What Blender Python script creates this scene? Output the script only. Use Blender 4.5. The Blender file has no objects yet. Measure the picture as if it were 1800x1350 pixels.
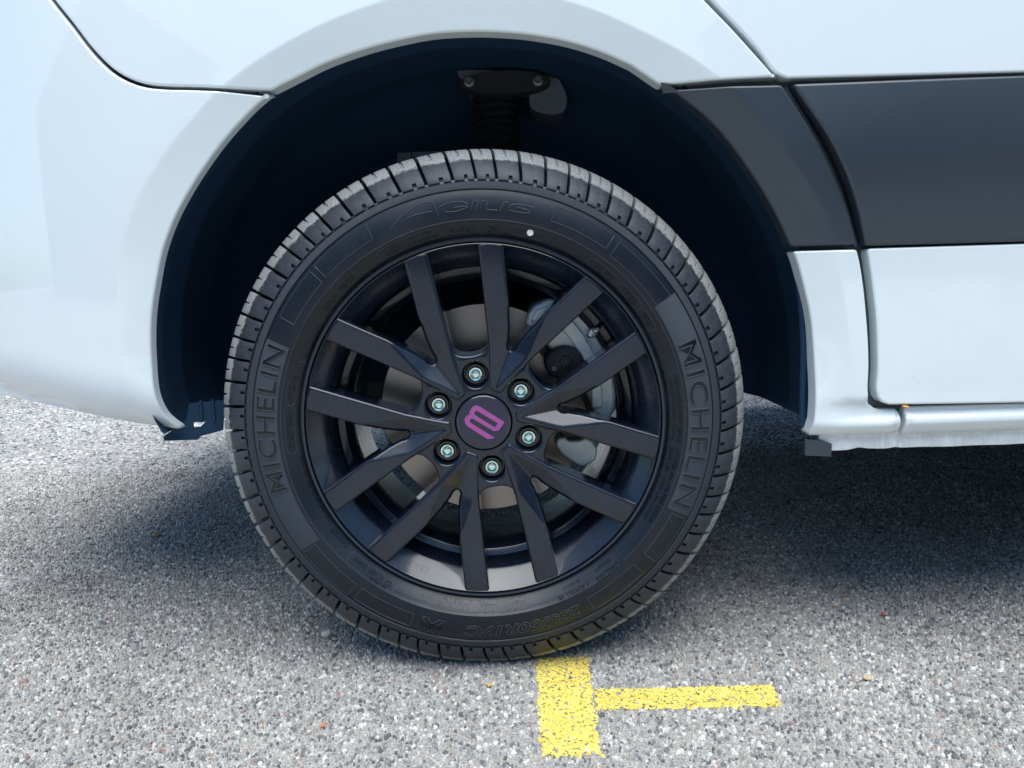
import bpy, bmesh, math, random
import numpy as np
from mathutils import Vector, Matrix
from mathutils.geometry import delaunay_2d_cdt

random.seed(7)
rng = np.random.default_rng(7)
S = bpy.context.scene
COL = S.collection
R = math.radians
PI = math.pi

# ------------------------------------------------------------------ camera
cam_d = bpy.data.cameras.new('camera')
cam = bpy.data.objects.new('camera', cam_d)
COL.objects.link(cam)
S.camera = cam
cam_d.sensor_width = 36.0
cam_d.lens = 36.0 * 1351.0 / 1800.0
cam_d.clip_start = 0.02
cam_d.clip_end = 400.0
pitch, roll = R(8.34), R(2.03)
fwd = Vector((0, math.cos(pitch), -math.sin(pitch)))
up0 = Vector((0, math.sin(pitch), math.cos(pitch)))
rt0 = Vector((1, 0, 0))
rt = rt0 * math.cos(roll) - up0 * math.sin(roll)
up = up0 * math.cos(roll) + rt0 * math.sin(roll)
m3 = Matrix((rt, up, -fwd)).transposed()
cam.matrix_world = Matrix.Translation((0.0393, -0.9925, 0.5464)) @ m3.to_4x4()

# ------------------------------------------------------------------ light
SUN_EL, SUN_AZ = R(74), R(175)      # azimuth measured from +Y towards +X
world = bpy.data.worlds.new('World')
S.world = world
world.use_nodes = True
wn = world.node_tree.nodes
wl = world.node_tree.links
for n in list(wn):
    wn.remove(n)
wo = wn.new('ShaderNodeOutputWorld')
bg = wn.new('ShaderNodeBackground')
sky = wn.new('ShaderNodeTexSky')
sky.sky_type = 'NISHITA'
sky.sun_disc = False
sky.sun_elevation = SUN_EL
sky.sun_rotation = SUN_AZ
sky.air_density = 1.0
sky.dust_density = 1.8
sky.ozone_density = 6.0
bg.inputs['Strength'].default_value = 0.11
wb = wn.new('ShaderNodeMix')
wb.data_type = 'RGBA'
wb.blend_type = 'MULTIPLY'
wb.inputs[0].default_value = 1.0
wb.inputs[7].default_value = (0.91, 1.04, 1.03, 1)      # cool white balance of the photograph
wl.new(sky.outputs[0], wb.inputs[6])
wl.new(wb.outputs[2], bg.inputs['Color'])
wl.new(bg.outputs[0], wo.inputs['Surface'])
sun_d = bpy.data.lights.new('sun', 'SUN')
sun_d.energy = 2.2
sun_d.angle = R(60)
sun_d.color = (1.0, 0.98, 0.94)
sun = bpy.data.objects.new('sun', sun_d)
COL.objects.link(sun)
sd = Vector((math.sin(SUN_AZ) * math.cos(SUN_EL), math.cos(SUN_AZ) * math.cos(SUN_EL), math.sin(SUN_EL)))
sun.rotation_euler = sd.to_track_quat('Z', 'Y').to_euler()
sun.location = sd * 20
S.view_settings.view_transform = 'Standard'
S.view_settings.look = 'None'
S.view_settings.exposure = 1.0
S.view_settings.gamma = 1.0
S.view_settings.use_curve_mapping = False


# ------------------------------------------------------------------ helpers
def link(name, mesh, parent=None, mat=None, **props):
    o = bpy.data.objects.new(name, mesh)
    COL.objects.link(o)
    if parent is not None:
        o.parent = parent
    if mat is not None and mesh is not None and len(mesh.materials) == 0:
        for m in (mat if isinstance(mat, (list, tuple)) else [mat]):
            mesh.materials.append(m)
    for k, v in props.items():
        o[k] = v
    return o


def pymesh(name, verts, faces, smooth=True):
    me = bpy.data.meshes.new(name)
    me.from_pydata([tuple(map(float, v)) for v in verts], [], faces)
    me.update()
    if smooth:
        me.polygons.foreach_set('use_smooth', [True] * len(me.polygons))
    return me


def sharp(me, deg=35):
    me.set_sharp_from_angle(angle=R(deg))


def bevel(o, w, seg=2, ang=25, harden=True):
    b = o.modifiers.new('bevel', 'BEVEL')
    b.width = w
    b.segments = seg
    b.limit_method = 'ANGLE'
    b.angle_limit = R(ang)
    b.harden_normals = harden
    b.miter_outer = 'MITER_ARC'
    return b


class MB:
    """collects vertices and faces of one mesh"""
    def __init__(self):
        self.v, self.f = [], []

    def add(self, vs, fs):
        n = len(self.v)
        self.v += [tuple(v) for v in vs]
        self.f += [tuple(i + n for i in f) for f in fs]

    def box(self, c, s):
        x, y, z = c
        a, b, d = s[0] / 2, s[1] / 2, s[2] / 2
        vs = [(x + i * a, y + j * b, z + k * d) for i in (-1, 1) for j in (-1, 1) for k in (-1, 1)]
        self.add(vs, [(0, 1, 3, 2), (4, 6, 7, 5), (0, 4, 5, 1), (2, 3, 7, 6), (0, 2, 6, 4), (1, 5, 7, 3)])

    def revolve(self, prof, n=64, c=(0, 0), cap0=False, cap1=False):
        """profile of (radius, y), turned about the Y axis through (x, z) = c"""
        vs, fs = [], []
        m = len(prof)
        for i in range(n):
            a = 2 * PI * i / n
            for r, y in prof:
                vs.append((c[0] + r * math.cos(a), y, c[1] + r * math.sin(a)))
        for i in range(n):
            j = (i + 1) % n
            for k in range(m - 1):
                fs.append((i * m + k, j * m + k, j * m + k + 1, i * m + k + 1))
        if cap0:
            fs.append([i * m for i in range(n)][::-1])
        if cap1:
            fs.append([i * m + m - 1 for i in range(n)])
        self.add(vs, fs)

    def tube(self, path, r, n=6, closed=False):
        P = [Vector(p) for p in path]
        N = len(P)
        vs, fs = [], []
        for i, p in enumerate(P):
            a = P[(i - 1) % N] if (closed or i > 0) else p
            b = P[(i + 1) % N] if (closed or i < N - 1) else p
            t = (b - a).normalized()
            u = t.cross(Vector((0, 1, 0)))
            if u.length < 1e-4:
                u = t.cross(Vector((1, 0, 0)))
            u.normalize()
            w = t.cross(u)
            for k in range(n):
                q = 2 * PI * k / n
                vs.append(p + (u * math.cos(q) + w * math.sin(q)) * r)
        for i in range(N if closed else N - 1):
            j = (i + 1) % N
            for k in range(n):
                l = (k + 1) % n
                fs.append((i * n + k, i * n + l, j * n + l, j * n + k))
        if not closed:
            fs.append([k for k in range(n)][::-1])
            fs.append([(N - 1) * n + k for k in range(n)])
        self.add(vs, fs)

    def prism(self, poly, y0, y1):
        """polygon in (x, z) extruded from y0 (front) to y1"""
        n = len(poly)
        vs = [(x, y0, z) for x, z in poly] + [(x, y1, z) for x, z in poly]
        fs = [tuple(range(n)), tuple(range(2 * n - 1, n - 1, -1))]
        for i in range(n):
            j = (i + 1) % n
            fs.append((i, i + n, j + n, j))
        self.add(vs, fs)

    def mesh(self, name, smooth=True, ang=35):
        me = pymesh(name, self.v, self.f, smooth)
        bm = bmesh.new()
        bm.from_mesh(me)
        bmesh.ops.recalc_face_normals(bm, faces=bm.faces)
        bm.to_mesh(me)
        bm.free()
        if smooth:
            sharp(me, ang)
        return me


def catmull(pts, step=0.006):
    P = [np.array(p, float) for p in pts]
    if len(P) < 3:
        L = np.linalg.norm(P[1] - P[0])
        n = max(1, int(L / step))
        return [tuple(P[0] + (P[1] - P[0]) * i / n) for i in range(n)] + [tuple(P[1])]
    P = [2 * P[0] - P[1]] + P + [2 * P[-1] - P[-2]]
    out = []
    for i in range(1, len(P) - 2):
        p0, p1, p2, p3 = P[i - 1:i + 3]
        # centripetal parametrisation
        t0 = 0.0
        t1 = t0 + max(np.linalg.norm(p1 - p0), 1e-6) ** .5
        t2 = t1 + max(np.linalg.norm(p2 - p1), 1e-6) ** .5
        t3 = t2 + max(np.linalg.norm(p3 - p2), 1e-6) ** .5
        n = max(1, int(np.linalg.norm(p2 - p1) / step))
        for k in range(n):
            t = t1 + (t2 - t1) * k / n
            A1 = (t1 - t) / (t1 - t0) * p0 + (t - t0) / (t1 - t0) * p1
            A2 = (t2 - t) / (t2 - t1) * p1 + (t - t1) / (t2 - t1) * p2
            A3 = (t3 - t) / (t3 - t2) * p2 + (t - t2) / (t3 - t2) * p3
            B1 = (t2 - t) / (t2 - t0) * A1 + (t - t0) / (t2 - t0) * A2
            B2 = (t3 - t) / (t3 - t1) * A2 + (t - t1) / (t3 - t1) * A3
            out.append(tuple((t2 - t) / (t2 - t1) * B1 + (t - t1) / (t2 - t1) * B2))
    out.append(tuple(P[-2]))
    return out


def outline(*segs, step=0.006):
    """closed outline from smooth segments given in millimetres, corners where they meet"""
    out = []
    for s in segs:
        q = catmull([(a / 1000, b / 1000) for a, b in s], step)
        if out and math.dist(out[-1], q[0]) < 1e-4:
            q = q[1:]
        elif out:
            q = catmull([out[-1], q[0]], step)[1:] + q[1:]
        out += q
    if math.dist(out[0], out[-1]) > step:
        out += catmull([out[-1], out[0]], step)[1:-1]
    elif math.dist(out[0], out[-1]) < 1e-4:
        out = out[:-1]
    A = sum(out[i][0] * out[(i + 1) % len(out)][1] - out[(i + 1) % len(out)][0] * out[i][1] for i in range(len(out)))
    return out if A > 0 else out[::-1]


def inset(poly, d):
    """offset a counter-clockwise outline inwards by d"""
    P = np.array(poly)
    e1 = P - np.roll(P, 1, 0)
    e2 = np.roll(P, -1, 0) - P
    n1 = np.stack([-e1[:, 1], e1[:, 0]], 1) / np.maximum(np.linalg.norm(e1, axis=1), 1e-9)[:, None]
    n2 = np.stack([-e2[:, 1], e2[:, 0]], 1) / np.maximum(np.linalg.norm(e2, axis=1), 1e-9)[:, None]
    m = n1 + n2
    l = np.maximum((m * m).sum(1), 0.8)
    k = np.minimum(2.0 / l, 1.5 / np.sqrt(l))
    return P + m * (d * k)[:, None]


def in_poly(pts, poly):
    P = np.array(poly)
    x, y = pts[:, 0], pts[:, 1]
    ins = np.zeros(len(pts), bool)
    x0, y0 = P[-1]
    for x1, y1 in P:
        c = ((y1 > y) != (y0 > y))
        with np.errstate(divide='ignore', invalid='ignore'):
            xi = (x0 - x1) * (y - y1) / (y0 - y1 + 1e-15) + x1
        ins ^= c & (x < xi)
        x0, y0 = x1, y1
    return ins


def dist_poly(pts, poly):
    P = np.array(poly)
    A, B = P, np.roll(P, -1, 0)
    d = np.full(len(pts), 1e9)
    for a, b in zip(A, B):
        ab = b - a
        t = np.clip(((pts - a) @ ab) / max(ab @ ab, 1e-12), 0, 1)
        q = a + t[:, None] * ab - pts
        d = np.minimum(d, (q * q).sum(1))
    return np.sqrt(d)


def cdt(points, loops, lines=()):
    """triangles of the area inside loops[0] and outside the other loops"""
    vs, es = [], []
    for L in loops:
        n = len(vs)
        vs += [Vector((p[0], p[1])) for p in L]
        es += [(n + i, n + (i + 1) % len(L)) for i in range(len(L))]
    for L in lines:
        n = len(vs)
        vs += [Vector((p[0], p[1])) for p in L]
        es += [(n + i, n + i + 1) for i in range(len(L) - 1)]
    vs += [Vector((p[0], p[1])) for p in points]
    ov, oe, of, _, _, _ = delaunay_2d_cdt(vs, es, [], 0, 1e-7)
    V = np.array([(v.x, v.y) for v in ov])
    F = np.array([f for f in of if len(f) == 3])
    c = V[F].mean(1)
    k = in_poly(c, loops[0])
    for L in loops[1:]:
        k &= ~in_poly(c, L)
    F = F[k]
    used = np.unique(F)
    mp = -np.ones(len(V), int)
    mp[used] = np.arange(len(used))
    return V[used], mp[F]


# ------------------------------------------------------------------ materials
def mat(name, base=(0.5, 0.5, 0.5), rough=0.5, metal=0.0, coat=0.0, coat_rough=0.05, spec=0.5):
    m = bpy.data.materials.new(name)
    m.use_nodes = True
    b = m.node_tree.nodes['Principled BSDF']
    b.inputs['Base Color'].default_value = (*base, 1)
    b.inputs['Roughness'].default_value = rough
    b.inputs['Metallic'].default_value = metal
    b.inputs['Coat Weight'].default_value = coat
    b.inputs['Coat Roughness'].default_value = coat_rough
    b.inputs['Specular IOR Level'].default_value = spec
    return m


class NT:
    def __init__(self, m):
        self.t = m.node_tree
        self.b = self.t.nodes['Principled BSDF']

    def new(self, t, **kw):
        n = self.t.nodes.new(t)
        for k, v in kw.items():
            setattr(n, k, v)
        return n

    def link(self, a, b):
        self.t.links.new(a, b)

    def coord(self, kind='Object', scale=(1, 1, 1)):
        c = self.new('ShaderNodeTexCoord')
        mp = self.new('ShaderNodeMapping')
        mp.inputs['Scale'].default_value = scale
        self.link(c.outputs[kind], mp.inputs[0])
        return mp.outputs[0]

    def noise(self, vec, scale, detail=4, rough=0.6, dist=0.0):
        n = self.new('ShaderNodeTexNoise')
        n.inputs['Scale'].default_value = scale
        n.inputs['Detail'].default_value = detail
        n.inputs['Roughness'].default_value = rough
        n.inputs['Distortion'].default_value = dist
        self.link(vec, n.inputs['Vector'])
        return n.outputs['Fac']

    def ramp(self, fac, stops, interp='LINEAR'):
        r = self.new('ShaderNodeValToRGB')
        r.color_ramp.interpolation = interp
        e = r.color_ramp.elements
        while len(e) < len(stops):
            e.new(0.5)
        for el, (p, c) in zip(e, stops):
            el.position = p
            el.color = (*c, 1) if not isinstance(c, (int, float)) else (c, c, c, 1)
        self.link(fac, r.inputs[0])
        return r.outputs[0]

    def mix(self, fac, a, b, blend='MIX'):
        n = self.new('ShaderNodeMix', data_type='RGBA', blend_type=blend)
        for s, v in ((n.inputs[0], fac), (n.inputs[6], a), (n.inputs[7], b)):
            if isinstance(v, (int, float)):
                s.default_value = v
            elif isinstance(v, tuple):
                s.default_value = (*v, 1)
            else:
                self.link(v, s)
        return n.outputs[2]

    def math(self, op, a, b=0.0, clamp=False):
        n = self.new('ShaderNodeMath', operation=op, use_clamp=clamp)
        for s, v in ((n.inputs[0], a), (n.inputs[1], b)):
            if isinstance(v, (int, float)):
                s.default_value = v
            else:
                self.link(v, s)
        return n.outputs[0]

    def maprange(self, v, a, b, c=0.0, d=1.0):
        n = self.new('ShaderNodeMapRange')
        self.link(v, n.inputs[0])
        for i, x in enumerate((a, b, c, d)):
            n.inputs[i + 1].default_value = x
        return n.outputs[0]

    def bump(self, h, strength=0.3, dist=0.001):
        n = self.new('ShaderNodeBump')
        n.inputs['Strength'].default_value = strength
        n.inputs['Distance'].default_value = dist
        self.link(h, n.inputs['Height'])
        self.link(n.outputs[0], self.b.inputs['Normal'])
        return n


def sep(nt, vec):
    s = nt.new('ShaderNodeSeparateXYZ')
    nt.link(vec, s.inputs[0])
    return s.outputs


M = {}
# white van paint, with a few stray specks of road dirt and grime low on the sill
M['paint'] = mat('white_paint', (0.79, 0.86, 0.87), 0.32, 0, 1.0, 0.03, 0.4)
nt = NT(M['paint'])
oc = nt.coord('Object')
vo = nt.new('ShaderNodeTexVoronoi')
vo.inputs['Scale'].default_value = 14.0
nt.link(oc, vo.inputs['Vector'])
speck = nt.math('LESS_THAN', vo.outputs['Distance'], 0.022)
pick = nt.math('GREATER_THAN', sep(nt, vo.outputs['Color'])[0], 0.86)
speck = nt.math('MULTIPLY', speck, pick)
vo2 = nt.new('ShaderNodeTexVoronoi')
vo2.inputs['Scale'].default_value = 60.0
nt.link(oc, vo2.inputs['Vector'])
fine = nt.math('MULTIPLY', nt.math('LESS_THAN', vo2.outputs['Distance'], 0.05), nt.math('GREATER_THAN', sep(nt, vo2.outputs['Color'])[0], 0.90))
film = nt.noise(oc, 5.0, 5, 0.65, 0.4)
ox = sep(nt, oc)
st = nt.noise(nt.coord('Object', (160, 160, 14)), 1.0, 4, 0.7)
gr = nt.noise(oc, 90, 5, 0.7)
low = nt.maprange(ox[2], 0.337, 0.312)
grime = nt.math('MULTIPLY', low, nt.maprange(st, 0.35, 0.75), True)
grime2 = nt.math('MULTIPLY', nt.maprange(ox[2], 0.326, 0.316), nt.maprange(gr, 0.35, 0.7), True)
grime = nt.math('ADD', nt.math('MULTIPLY', grime, 0.22), nt.math('MULTIPLY', grime2, 0.32), True)
# streaks beside the sill joint and its rust-coloured drip
jx = nt.math('ABSOLUTE', nt.math('SUBTRACT', ox[0], 0.5385))
joint = nt.math('MULTIPLY', nt.maprange(jx, 0.018, 0.003), nt.maprange(ox[2], 0.362, 0.35, 0, 1))
joint = nt.math('MULTIPLY', joint, nt.maprange(st, 0.45, 0.65), True)
grime = nt.math('ADD', grime, nt.math('MULTIPLY', joint, 0.6), True)
colr = nt.mix(grime, (0.79, 0.86, 0.87), (0.30, 0.27, 0.22))
colr = nt.mix(nt.math('MULTIPLY', fine, nt.maprange(sep(nt, oc)[2], 0.75, 0.38, 0.0, 0.45)), colr, (0.25, 0.24, 0.22))
colr = nt.mix(nt.math('MULTIPLY', nt.maprange(film, 0.45, 0.75), nt.maprange(sep(nt, oc)[2], 0.75, 0.35, 0.04, 0.16), True), colr, (0.45, 0.44, 0.40))
colr = nt.mix(speck, colr, (0.10, 0.10, 0.10))
nt.link(colr, nt.b.inputs['Base Color'])
nt.link(nt.maprange(grime, 0, 1, 1.0, 0.1), nt.b.inputs['Coat Weight'])
nt.b.inputs['Coat IOR'].default_value = 1.75

M['rust'] = mat('rust_drip', (0.62, 0.30, 0.05), 0.6)
M['seam'] = mat('seam_shade', (0.05, 0.07, 0.08), 0.7)  # inside of the panel gaps, their shade put into the dark colour
# dark grey grained plastic of the side mouldings
M['trim'] = mat('moulding_plastic', (0.030, 0.041, 0.054), 0.36, 0, 0, 0.1, 0.6)
nt = NT(M['trim'])
oc = nt.coord('Object')
nt.bump(nt.noise(oc, 1500, 2, 0.6), 0.25, 0.0003)
sm = nt.noise(oc, 7, 3, 0.5)
nt.link(nt.maprange(sm, 0.3, 0.7, 0.28, 0.38), nt.b.inputs['Roughness'])
# black wheel arch liner, the blue of its shade put into the colour
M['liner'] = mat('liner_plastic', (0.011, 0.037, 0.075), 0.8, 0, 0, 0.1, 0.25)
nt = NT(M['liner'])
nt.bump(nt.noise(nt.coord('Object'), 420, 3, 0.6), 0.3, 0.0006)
M['under'] = mat('underbody_coating', (0.012, 0.014, 0.017), 0.85)
M['bellows'] = mat('black_rubber_bellows', (0.012, 0.016, 0.022), 0.38)
M['mount'] = mat('strut_mount_metal', (0.11, 0.13, 0.16), 0.6, 0.2)
M['bolt_steel'] = mat('bolt_steel', (0.16, 0.17, 0.18), 0.45, 0.8)

# satin black alloy
M['alloy'] = mat('satin_black_alloy', (0.005, 0.0095, 0.020), 0.22, 0, 0.75, 0.10, 0.25)
nt = NT(M['alloy'])
oc = nt.coord('Object')
d = nt.noise(oc, 26, 5, 0.65, 0.6)
nt.link(nt.mix(nt.maprange(d, 0.42, 0.75, 0, 0.5), (0.005, 0.009, 0.019), (0.014, 0.021, 0.035)), nt.b.inputs['Base Color'])
nt.link(nt.maprange(d, 0.3, 0.7, 0.20, 0.36), nt.b.inputs['Roughness'])
nt.bump(nt.noise(oc, 1800, 2, 0.5), 0.04, 0.0003)
M['pocket'] = mat('bolt_pocket_black', (0.010, 0.011, 0.014), 0.3, 0, 0.6, 0.15)
M['cap'] = mat('centre_cap_black', (0.020, 0.020, 0.040), 0.42, 0, 0.2, 0.3)
M['purple'] = mat('purple_print', (0.34, 0.075, 0.28), 0.5)
M['cap_rim'] = mat('cap_edge', (0.03, 0.035, 0.05), 0.12, 0.6, 1.0, 0.05)
M['wheel_bolt'] = mat('zinc_wheel_bolt', (0.62, 0.80, 0.72), 0.22, 1.0)
nt = NT(M['wheel_bolt'])
d = nt.noise(nt.coord('Object'), 260, 4, 0.6)
nt.link(nt.ramp(d, [(0.3, (0.40, 0.70, 0.60)), (0.5, (0.80, 0.97, 0.90)), (0.75, (0.95, 1.0, 0.97))]), nt.b.inputs['Base Color'])
nt.link(nt.maprange(d, 0.3, 0.7, 0.15, 0.4), nt.b.inputs['Roughness'])
M['valve'] = mat('valve_metal', (0.75, 0.74, 0.72), 0.28, 1.0)

# brake disc: turned steel, fine concentric marks
M['disc'] = mat('brake_disc_steel', (0.62, 0.55, 0.49), 0.34, 1.0)
nt = NT(M['disc'])
oc = nt.coord('Object')
o3 = sep(nt, oc)
rr = nt.math('SQRT', nt.math('ADD', nt.math('POWER', o3[0], 2.0), nt.math('POWER', o3[2], 2.0)))
cx = nt.new('ShaderNodeCombineXYZ')
nt.link(nt.math('MULTIPLY', rr, 900.0), cx.inputs[0])
ring = nt.noise(cx.outputs[0], 1.0, 3, 0.7)
nt.link(nt.mix(ring, (0.22, 0.20, 0.185), (0.44, 0.395, 0.36)), nt.b.inputs['Base Color'])
nt.bump(ring, 0.12, 0.0002)
M['hat'] = mat('disc_hat_iron', (0.10, 0.085, 0.075), 0.55, 0.6)
# cast caliper with bright zinc coating
M['caliper'] = mat('caliper_cast_zinc', (0.80, 0.86, 0.85), 0.42, 0.25)
nt = NT(M['caliper'])
oc = nt.coord('Object')
nn = nt.noise(oc, 900, 3, 0.6)
nt.bump(nn, 0.55, 0.0006)
nt.link(nt.mix(nt.noise(oc, 60, 3, 0.6), (0.50, 0.60, 0.61), (0.88, 0.93, 0.91)), nt.b.inputs['Base Color'])
M['boot'] = mat('piston_cover_black', (0.020, 0.021, 0.023), 0.5)
M['silver_print'] = mat('silver_print', (0.6, 0.62, 0.62), 0.4, 0.3)


def rubber(name, base, rough, bumpscale=700, bumps=0.2, knurl=False, dust=0.35):
    m = mat(name, base, rough, 0, 0, 0.1, 0.38)
    nt = NT(m)
    oc = nt.coord('Object')
    o3 = sep(nt, oc)
    big = nt.noise(oc, 9, 5, 0.65, 0.5)
    fac = nt.math('MULTIPLY', nt.maprange(big, 0.48, 0.78), dust, True)
    nt.link(nt.mix(fac, base, (0.032, 0.037, 0.045)), nt.b.inputs['Base Color'])
    nt.link(nt.maprange(big, 0.3, 0.7, rough - 0.06, rough + 0.1), nt.b.inputs['Roughness'])
    if knurl:
        ang = nt.math('ARCTAN2', o3[2], o3[0])
        w = nt.math('SINE', nt.math('MULTIPLY', ang, 1400.0))
        nt.bump(w, 0.4, 0.0004)
    else:
        nt.bump(nt.noise(oc, bumpscale, 3, 0.6), bumps, 0.0004)
    return m


M['rubber'] = rubber('tyre_rubber', (0.0075, 0.0115, 0.0185), 0.33)
M['knurl'] = rubber('tyre_knurled_band', (0.026, 0.033, 0.044), 0.6, knurl=True)
M['letter'] = rubber('tyre_lettering', (0.006, 0.008, 0.011), 0.22, 300, 0.05, dust=0.15)
M['ridge'] = rubber('tyre_ridge', (0.050, 0.058, 0.070), 0.3, 300, 0.05, dust=0.1)
M['panel_rib'] = rubber('tyre_brand_panel', (0.036, 0.046, 0.060), 0.56, knurl=True, dust=0.3)
# shoulder blocks, their running surface scuffed pale by road dust
M['tread'] = mat('tread_rubber', (0.02, 0.022, 0.025), 0.55, 0, 0, 0.1, 0.4)
nt = NT(M['tread'])
at = nt.new('ShaderNodeAttribute', attribute_name='wear')
geo = nt.new('ShaderNodeNewGeometry')
n1 = nt.noise(geo.outputs['Position'], 170, 5, 0.7)
n2 = nt.noise(geo.outputs['Position'], 900, 3, 0.7)
w = nt.math('ADD', at.outputs['Fac'], nt.math('MULTIPLY', nt.math('SUBTRACT', n1, 0.5), 0.9))
w = nt.maprange(w, 0.45, 0.62)
w = nt.math('MULTIPLY', w, nt.maprange(n2, 0.3, 0.55), True)
soft = nt.math('MULTIPLY', nt.maprange(n1, 0.25, 0.7), 0.42)
basec = nt.mix(soft, (0.020, 0.025, 0.033), (0.085, 0.096, 0.112))
nt.link(nt.mix(w, basec, nt.mix(n2, (0.16, 0.17, 0.17), (0.56, 0.57, 0.54))), nt.b.inputs['Base Color'])
nt.link(nt.maprange(w, 0, 1, 0.5, 0.9), nt.b.inputs['Roughness'])
nt.bump(n2, 0.35, 0.0008)
M['white_dot'] = mat('white_paint_dot', (0.8, 0.8, 0.77), 0.6)

# asphalt binder between the stones
M['asphalt'] = mat('asphalt_binder', (0.12, 0.12, 0.118), 0.9, 0, 0, 0.1, 0.3)
nt = NT(M['asphalt'])
oc = nt.coord('Object')
f1 = nt.noise(oc, 420, 4, 0.75)
f2 = nt.noise(oc, 2.2, 4, 0.6)
c1 = nt.ramp(f1, [(0.28, (0.07, 0.07, 0.072)), (0.46, (0.31, 0.303, 0.285)), (0.62, (0.64, 0.625, 0.58))])
nt.link(nt.mix(nt.maprange(f2, 0.35, 0.7, 0, 0.25), c1, (0.14, 0.14, 0.14)), nt.b.inputs['Base Color'])
nt.bump(f1, 0.9, 0.0016)


def stone_mat(name, stops, bump_s=0.5):
    m = mat(name, (0.3, 0.3, 0.3), 0.75, 0, 0, 0.1, 0.4)
    nt = NT(m)
    at = nt.new('ShaderNodeAttribute', attribute_name='tone')
    oc = nt.coord('Object')
    f = nt.noise(oc, 650, 4, 0.75)
    c = nt.ramp(at.outputs['Fac'], stops)
    c = nt.mix(1.0, c, nt.ramp(nt.noise(oc, 3.2, 5, 0.62, 0.3), [(0.35, 0.68), (0.5, 0.88), (0.68, 0.98)]), 'MULTIPLY')
    nt.link(nt.mix(1.0, c, nt.ramp(f, [(0.30, 0.22), (0.46, 0.85), (0.58, 1.25), (0.70, 1.8)]), 'MULTIPLY'), nt.b.inputs['Base Color'])
    nt.bump(f, bump_s, 0.001)
    return m


M['stone'] = stone_mat('asphalt_stone', [
    (0.00, (0.12, 0.125, 0.13)), (0.14, (0.22, 0.225, 0.23)), (0.30, (0.34, 0.34, 0.335)),
    (0.50, (0.47, 0.45, 0.41)), (0.62, (0.41, 0.36, 0.315)), (0.72, (0.54, 0.52, 0.475)),
    (0.88, (0.68, 0.665, 0.625)), (0.955, (0.84, 0.83, 0.79)), (0.985, (0.40, 0.30, 0.26)), (1.0, (0.36, 0.22, 0.17))], 0.8)
M['yellow'] = stone_mat('yellow_road_paint', [(0.0, (0.84, 0.63, 0.11)), (0.5, (0.94, 0.75, 0.16)), (1.0, (0.96, 0.82, 0.27))], 0.8)
M['yellow_sheet'] = mat('yellow_paint_film', (0.7, 0.5, 0.06), 0.8)
nt = NT(M['yellow_sheet'])
oc = nt.coord('Object')
f = nt.noise(oc, 210, 4, 0.7)
nt.link(nt.mix(nt.maprange(f, 0.40, 0.50), (0.09, 0.085, 0.07), nt.mix(nt.noise(oc, 700, 3, 0.7), (0.72, 0.55, 0.09), (0.90, 0.74, 0.18))), nt.b.inputs['Base Color'])
nt.bump(f, 0.6, 0.0016)

# ------------------------------------------------------------------ setting
me = pymesh('ground', [(-60, -60, 0), (60, -60, 0), (60, 60, 0), (-60, 60, 0)], [(0, 1, 2, 3)], False)
link('ground', me, None, M['asphalt'], kind='structure')

# added blocks behind the viewer, unseen: they darken reflections and cut low sky light
M['cladding'] = mat('grey_cladding', (0.06, 0.072, 0.080), 0.6)
M['pane'] = mat('dark_window', (0.02, 0.025, 0.03), 0.1)


def added_block(x0, x1, h, y, label):
    mb_ = MB()
    mb_.box(((x0 + x1) / 2, y - 4, h / 2), (x1 - x0, 8, h))
    mb_.box(((x0 + x1) / 2, y - 4, h + .1), (x1 - x0 + .3, 8.3, .2))
    b_ = link('added_building', mb_.mesh('added_building', False), None, M['cladding'], label=label, category='added_building')
    n_ = int((x1 - x0) / 3)
    for i in range(n_):
        for z_ in np.arange(1.6, h - 1.0, 2.6):
            w_ = MB()
            w_.box((x0 + (i + .5) * (x1 - x0) / n_, y + .01, z_), (1.5, .06, 1.2))
            link('window', w_.mesh('window', False), b_, M['pane'])


added_block(-7.5, 5.5, 3.3, -13.0, 'low grey block added unseen behind the viewer for its reflection')
added_block(-30.0, -7.6, 8.0, -12.0, 'tall grey block added unseen behind the viewer for its reflection, on the bumper side of the van')
added_block(5.6, 30.0, 8.6, -12.5, 'tall grey block added unseen behind the viewer for its reflection, on the door side of the van')

# painted marks: an upright bar and a thinner bar to its right (x, y of the corners)
VB = [(0.0590, 0.036), (0.1330, 0.031), (0.1255, -0.1925), (0.0578, -0.1905)]
HB = [(0.1335, -0.0548), (0.3655, -0.0590), (0.3580, -0.1085), (0.1295, -0.1020)]


def chips(x0, x1, y0, y1, s, n, hmax):
    """one embedded stone per jittered grid cell; returns centres, radii, heights, angle, elongation"""
    nx, ny = int((x1 - x0) / s), int((y1 - y0) / s)
    gx, gy = np.meshgrid(np.arange(nx), np.arange(ny))
    c = np.stack([x0 + (gx + .5 * (gy % 2)) * s, y0 + gy * s], -1).reshape(-1, 2)
    c = c + rng.uniform(-.36, .36, c.shape) * s
    k = rng.uniform(0, 1, len(c)) < 0.93
    c = c[k]
    r = s * np.clip(rng.lognormal(-0.72, 0.34, len(c)), 0.22, 0.95)
    return c, r


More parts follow.
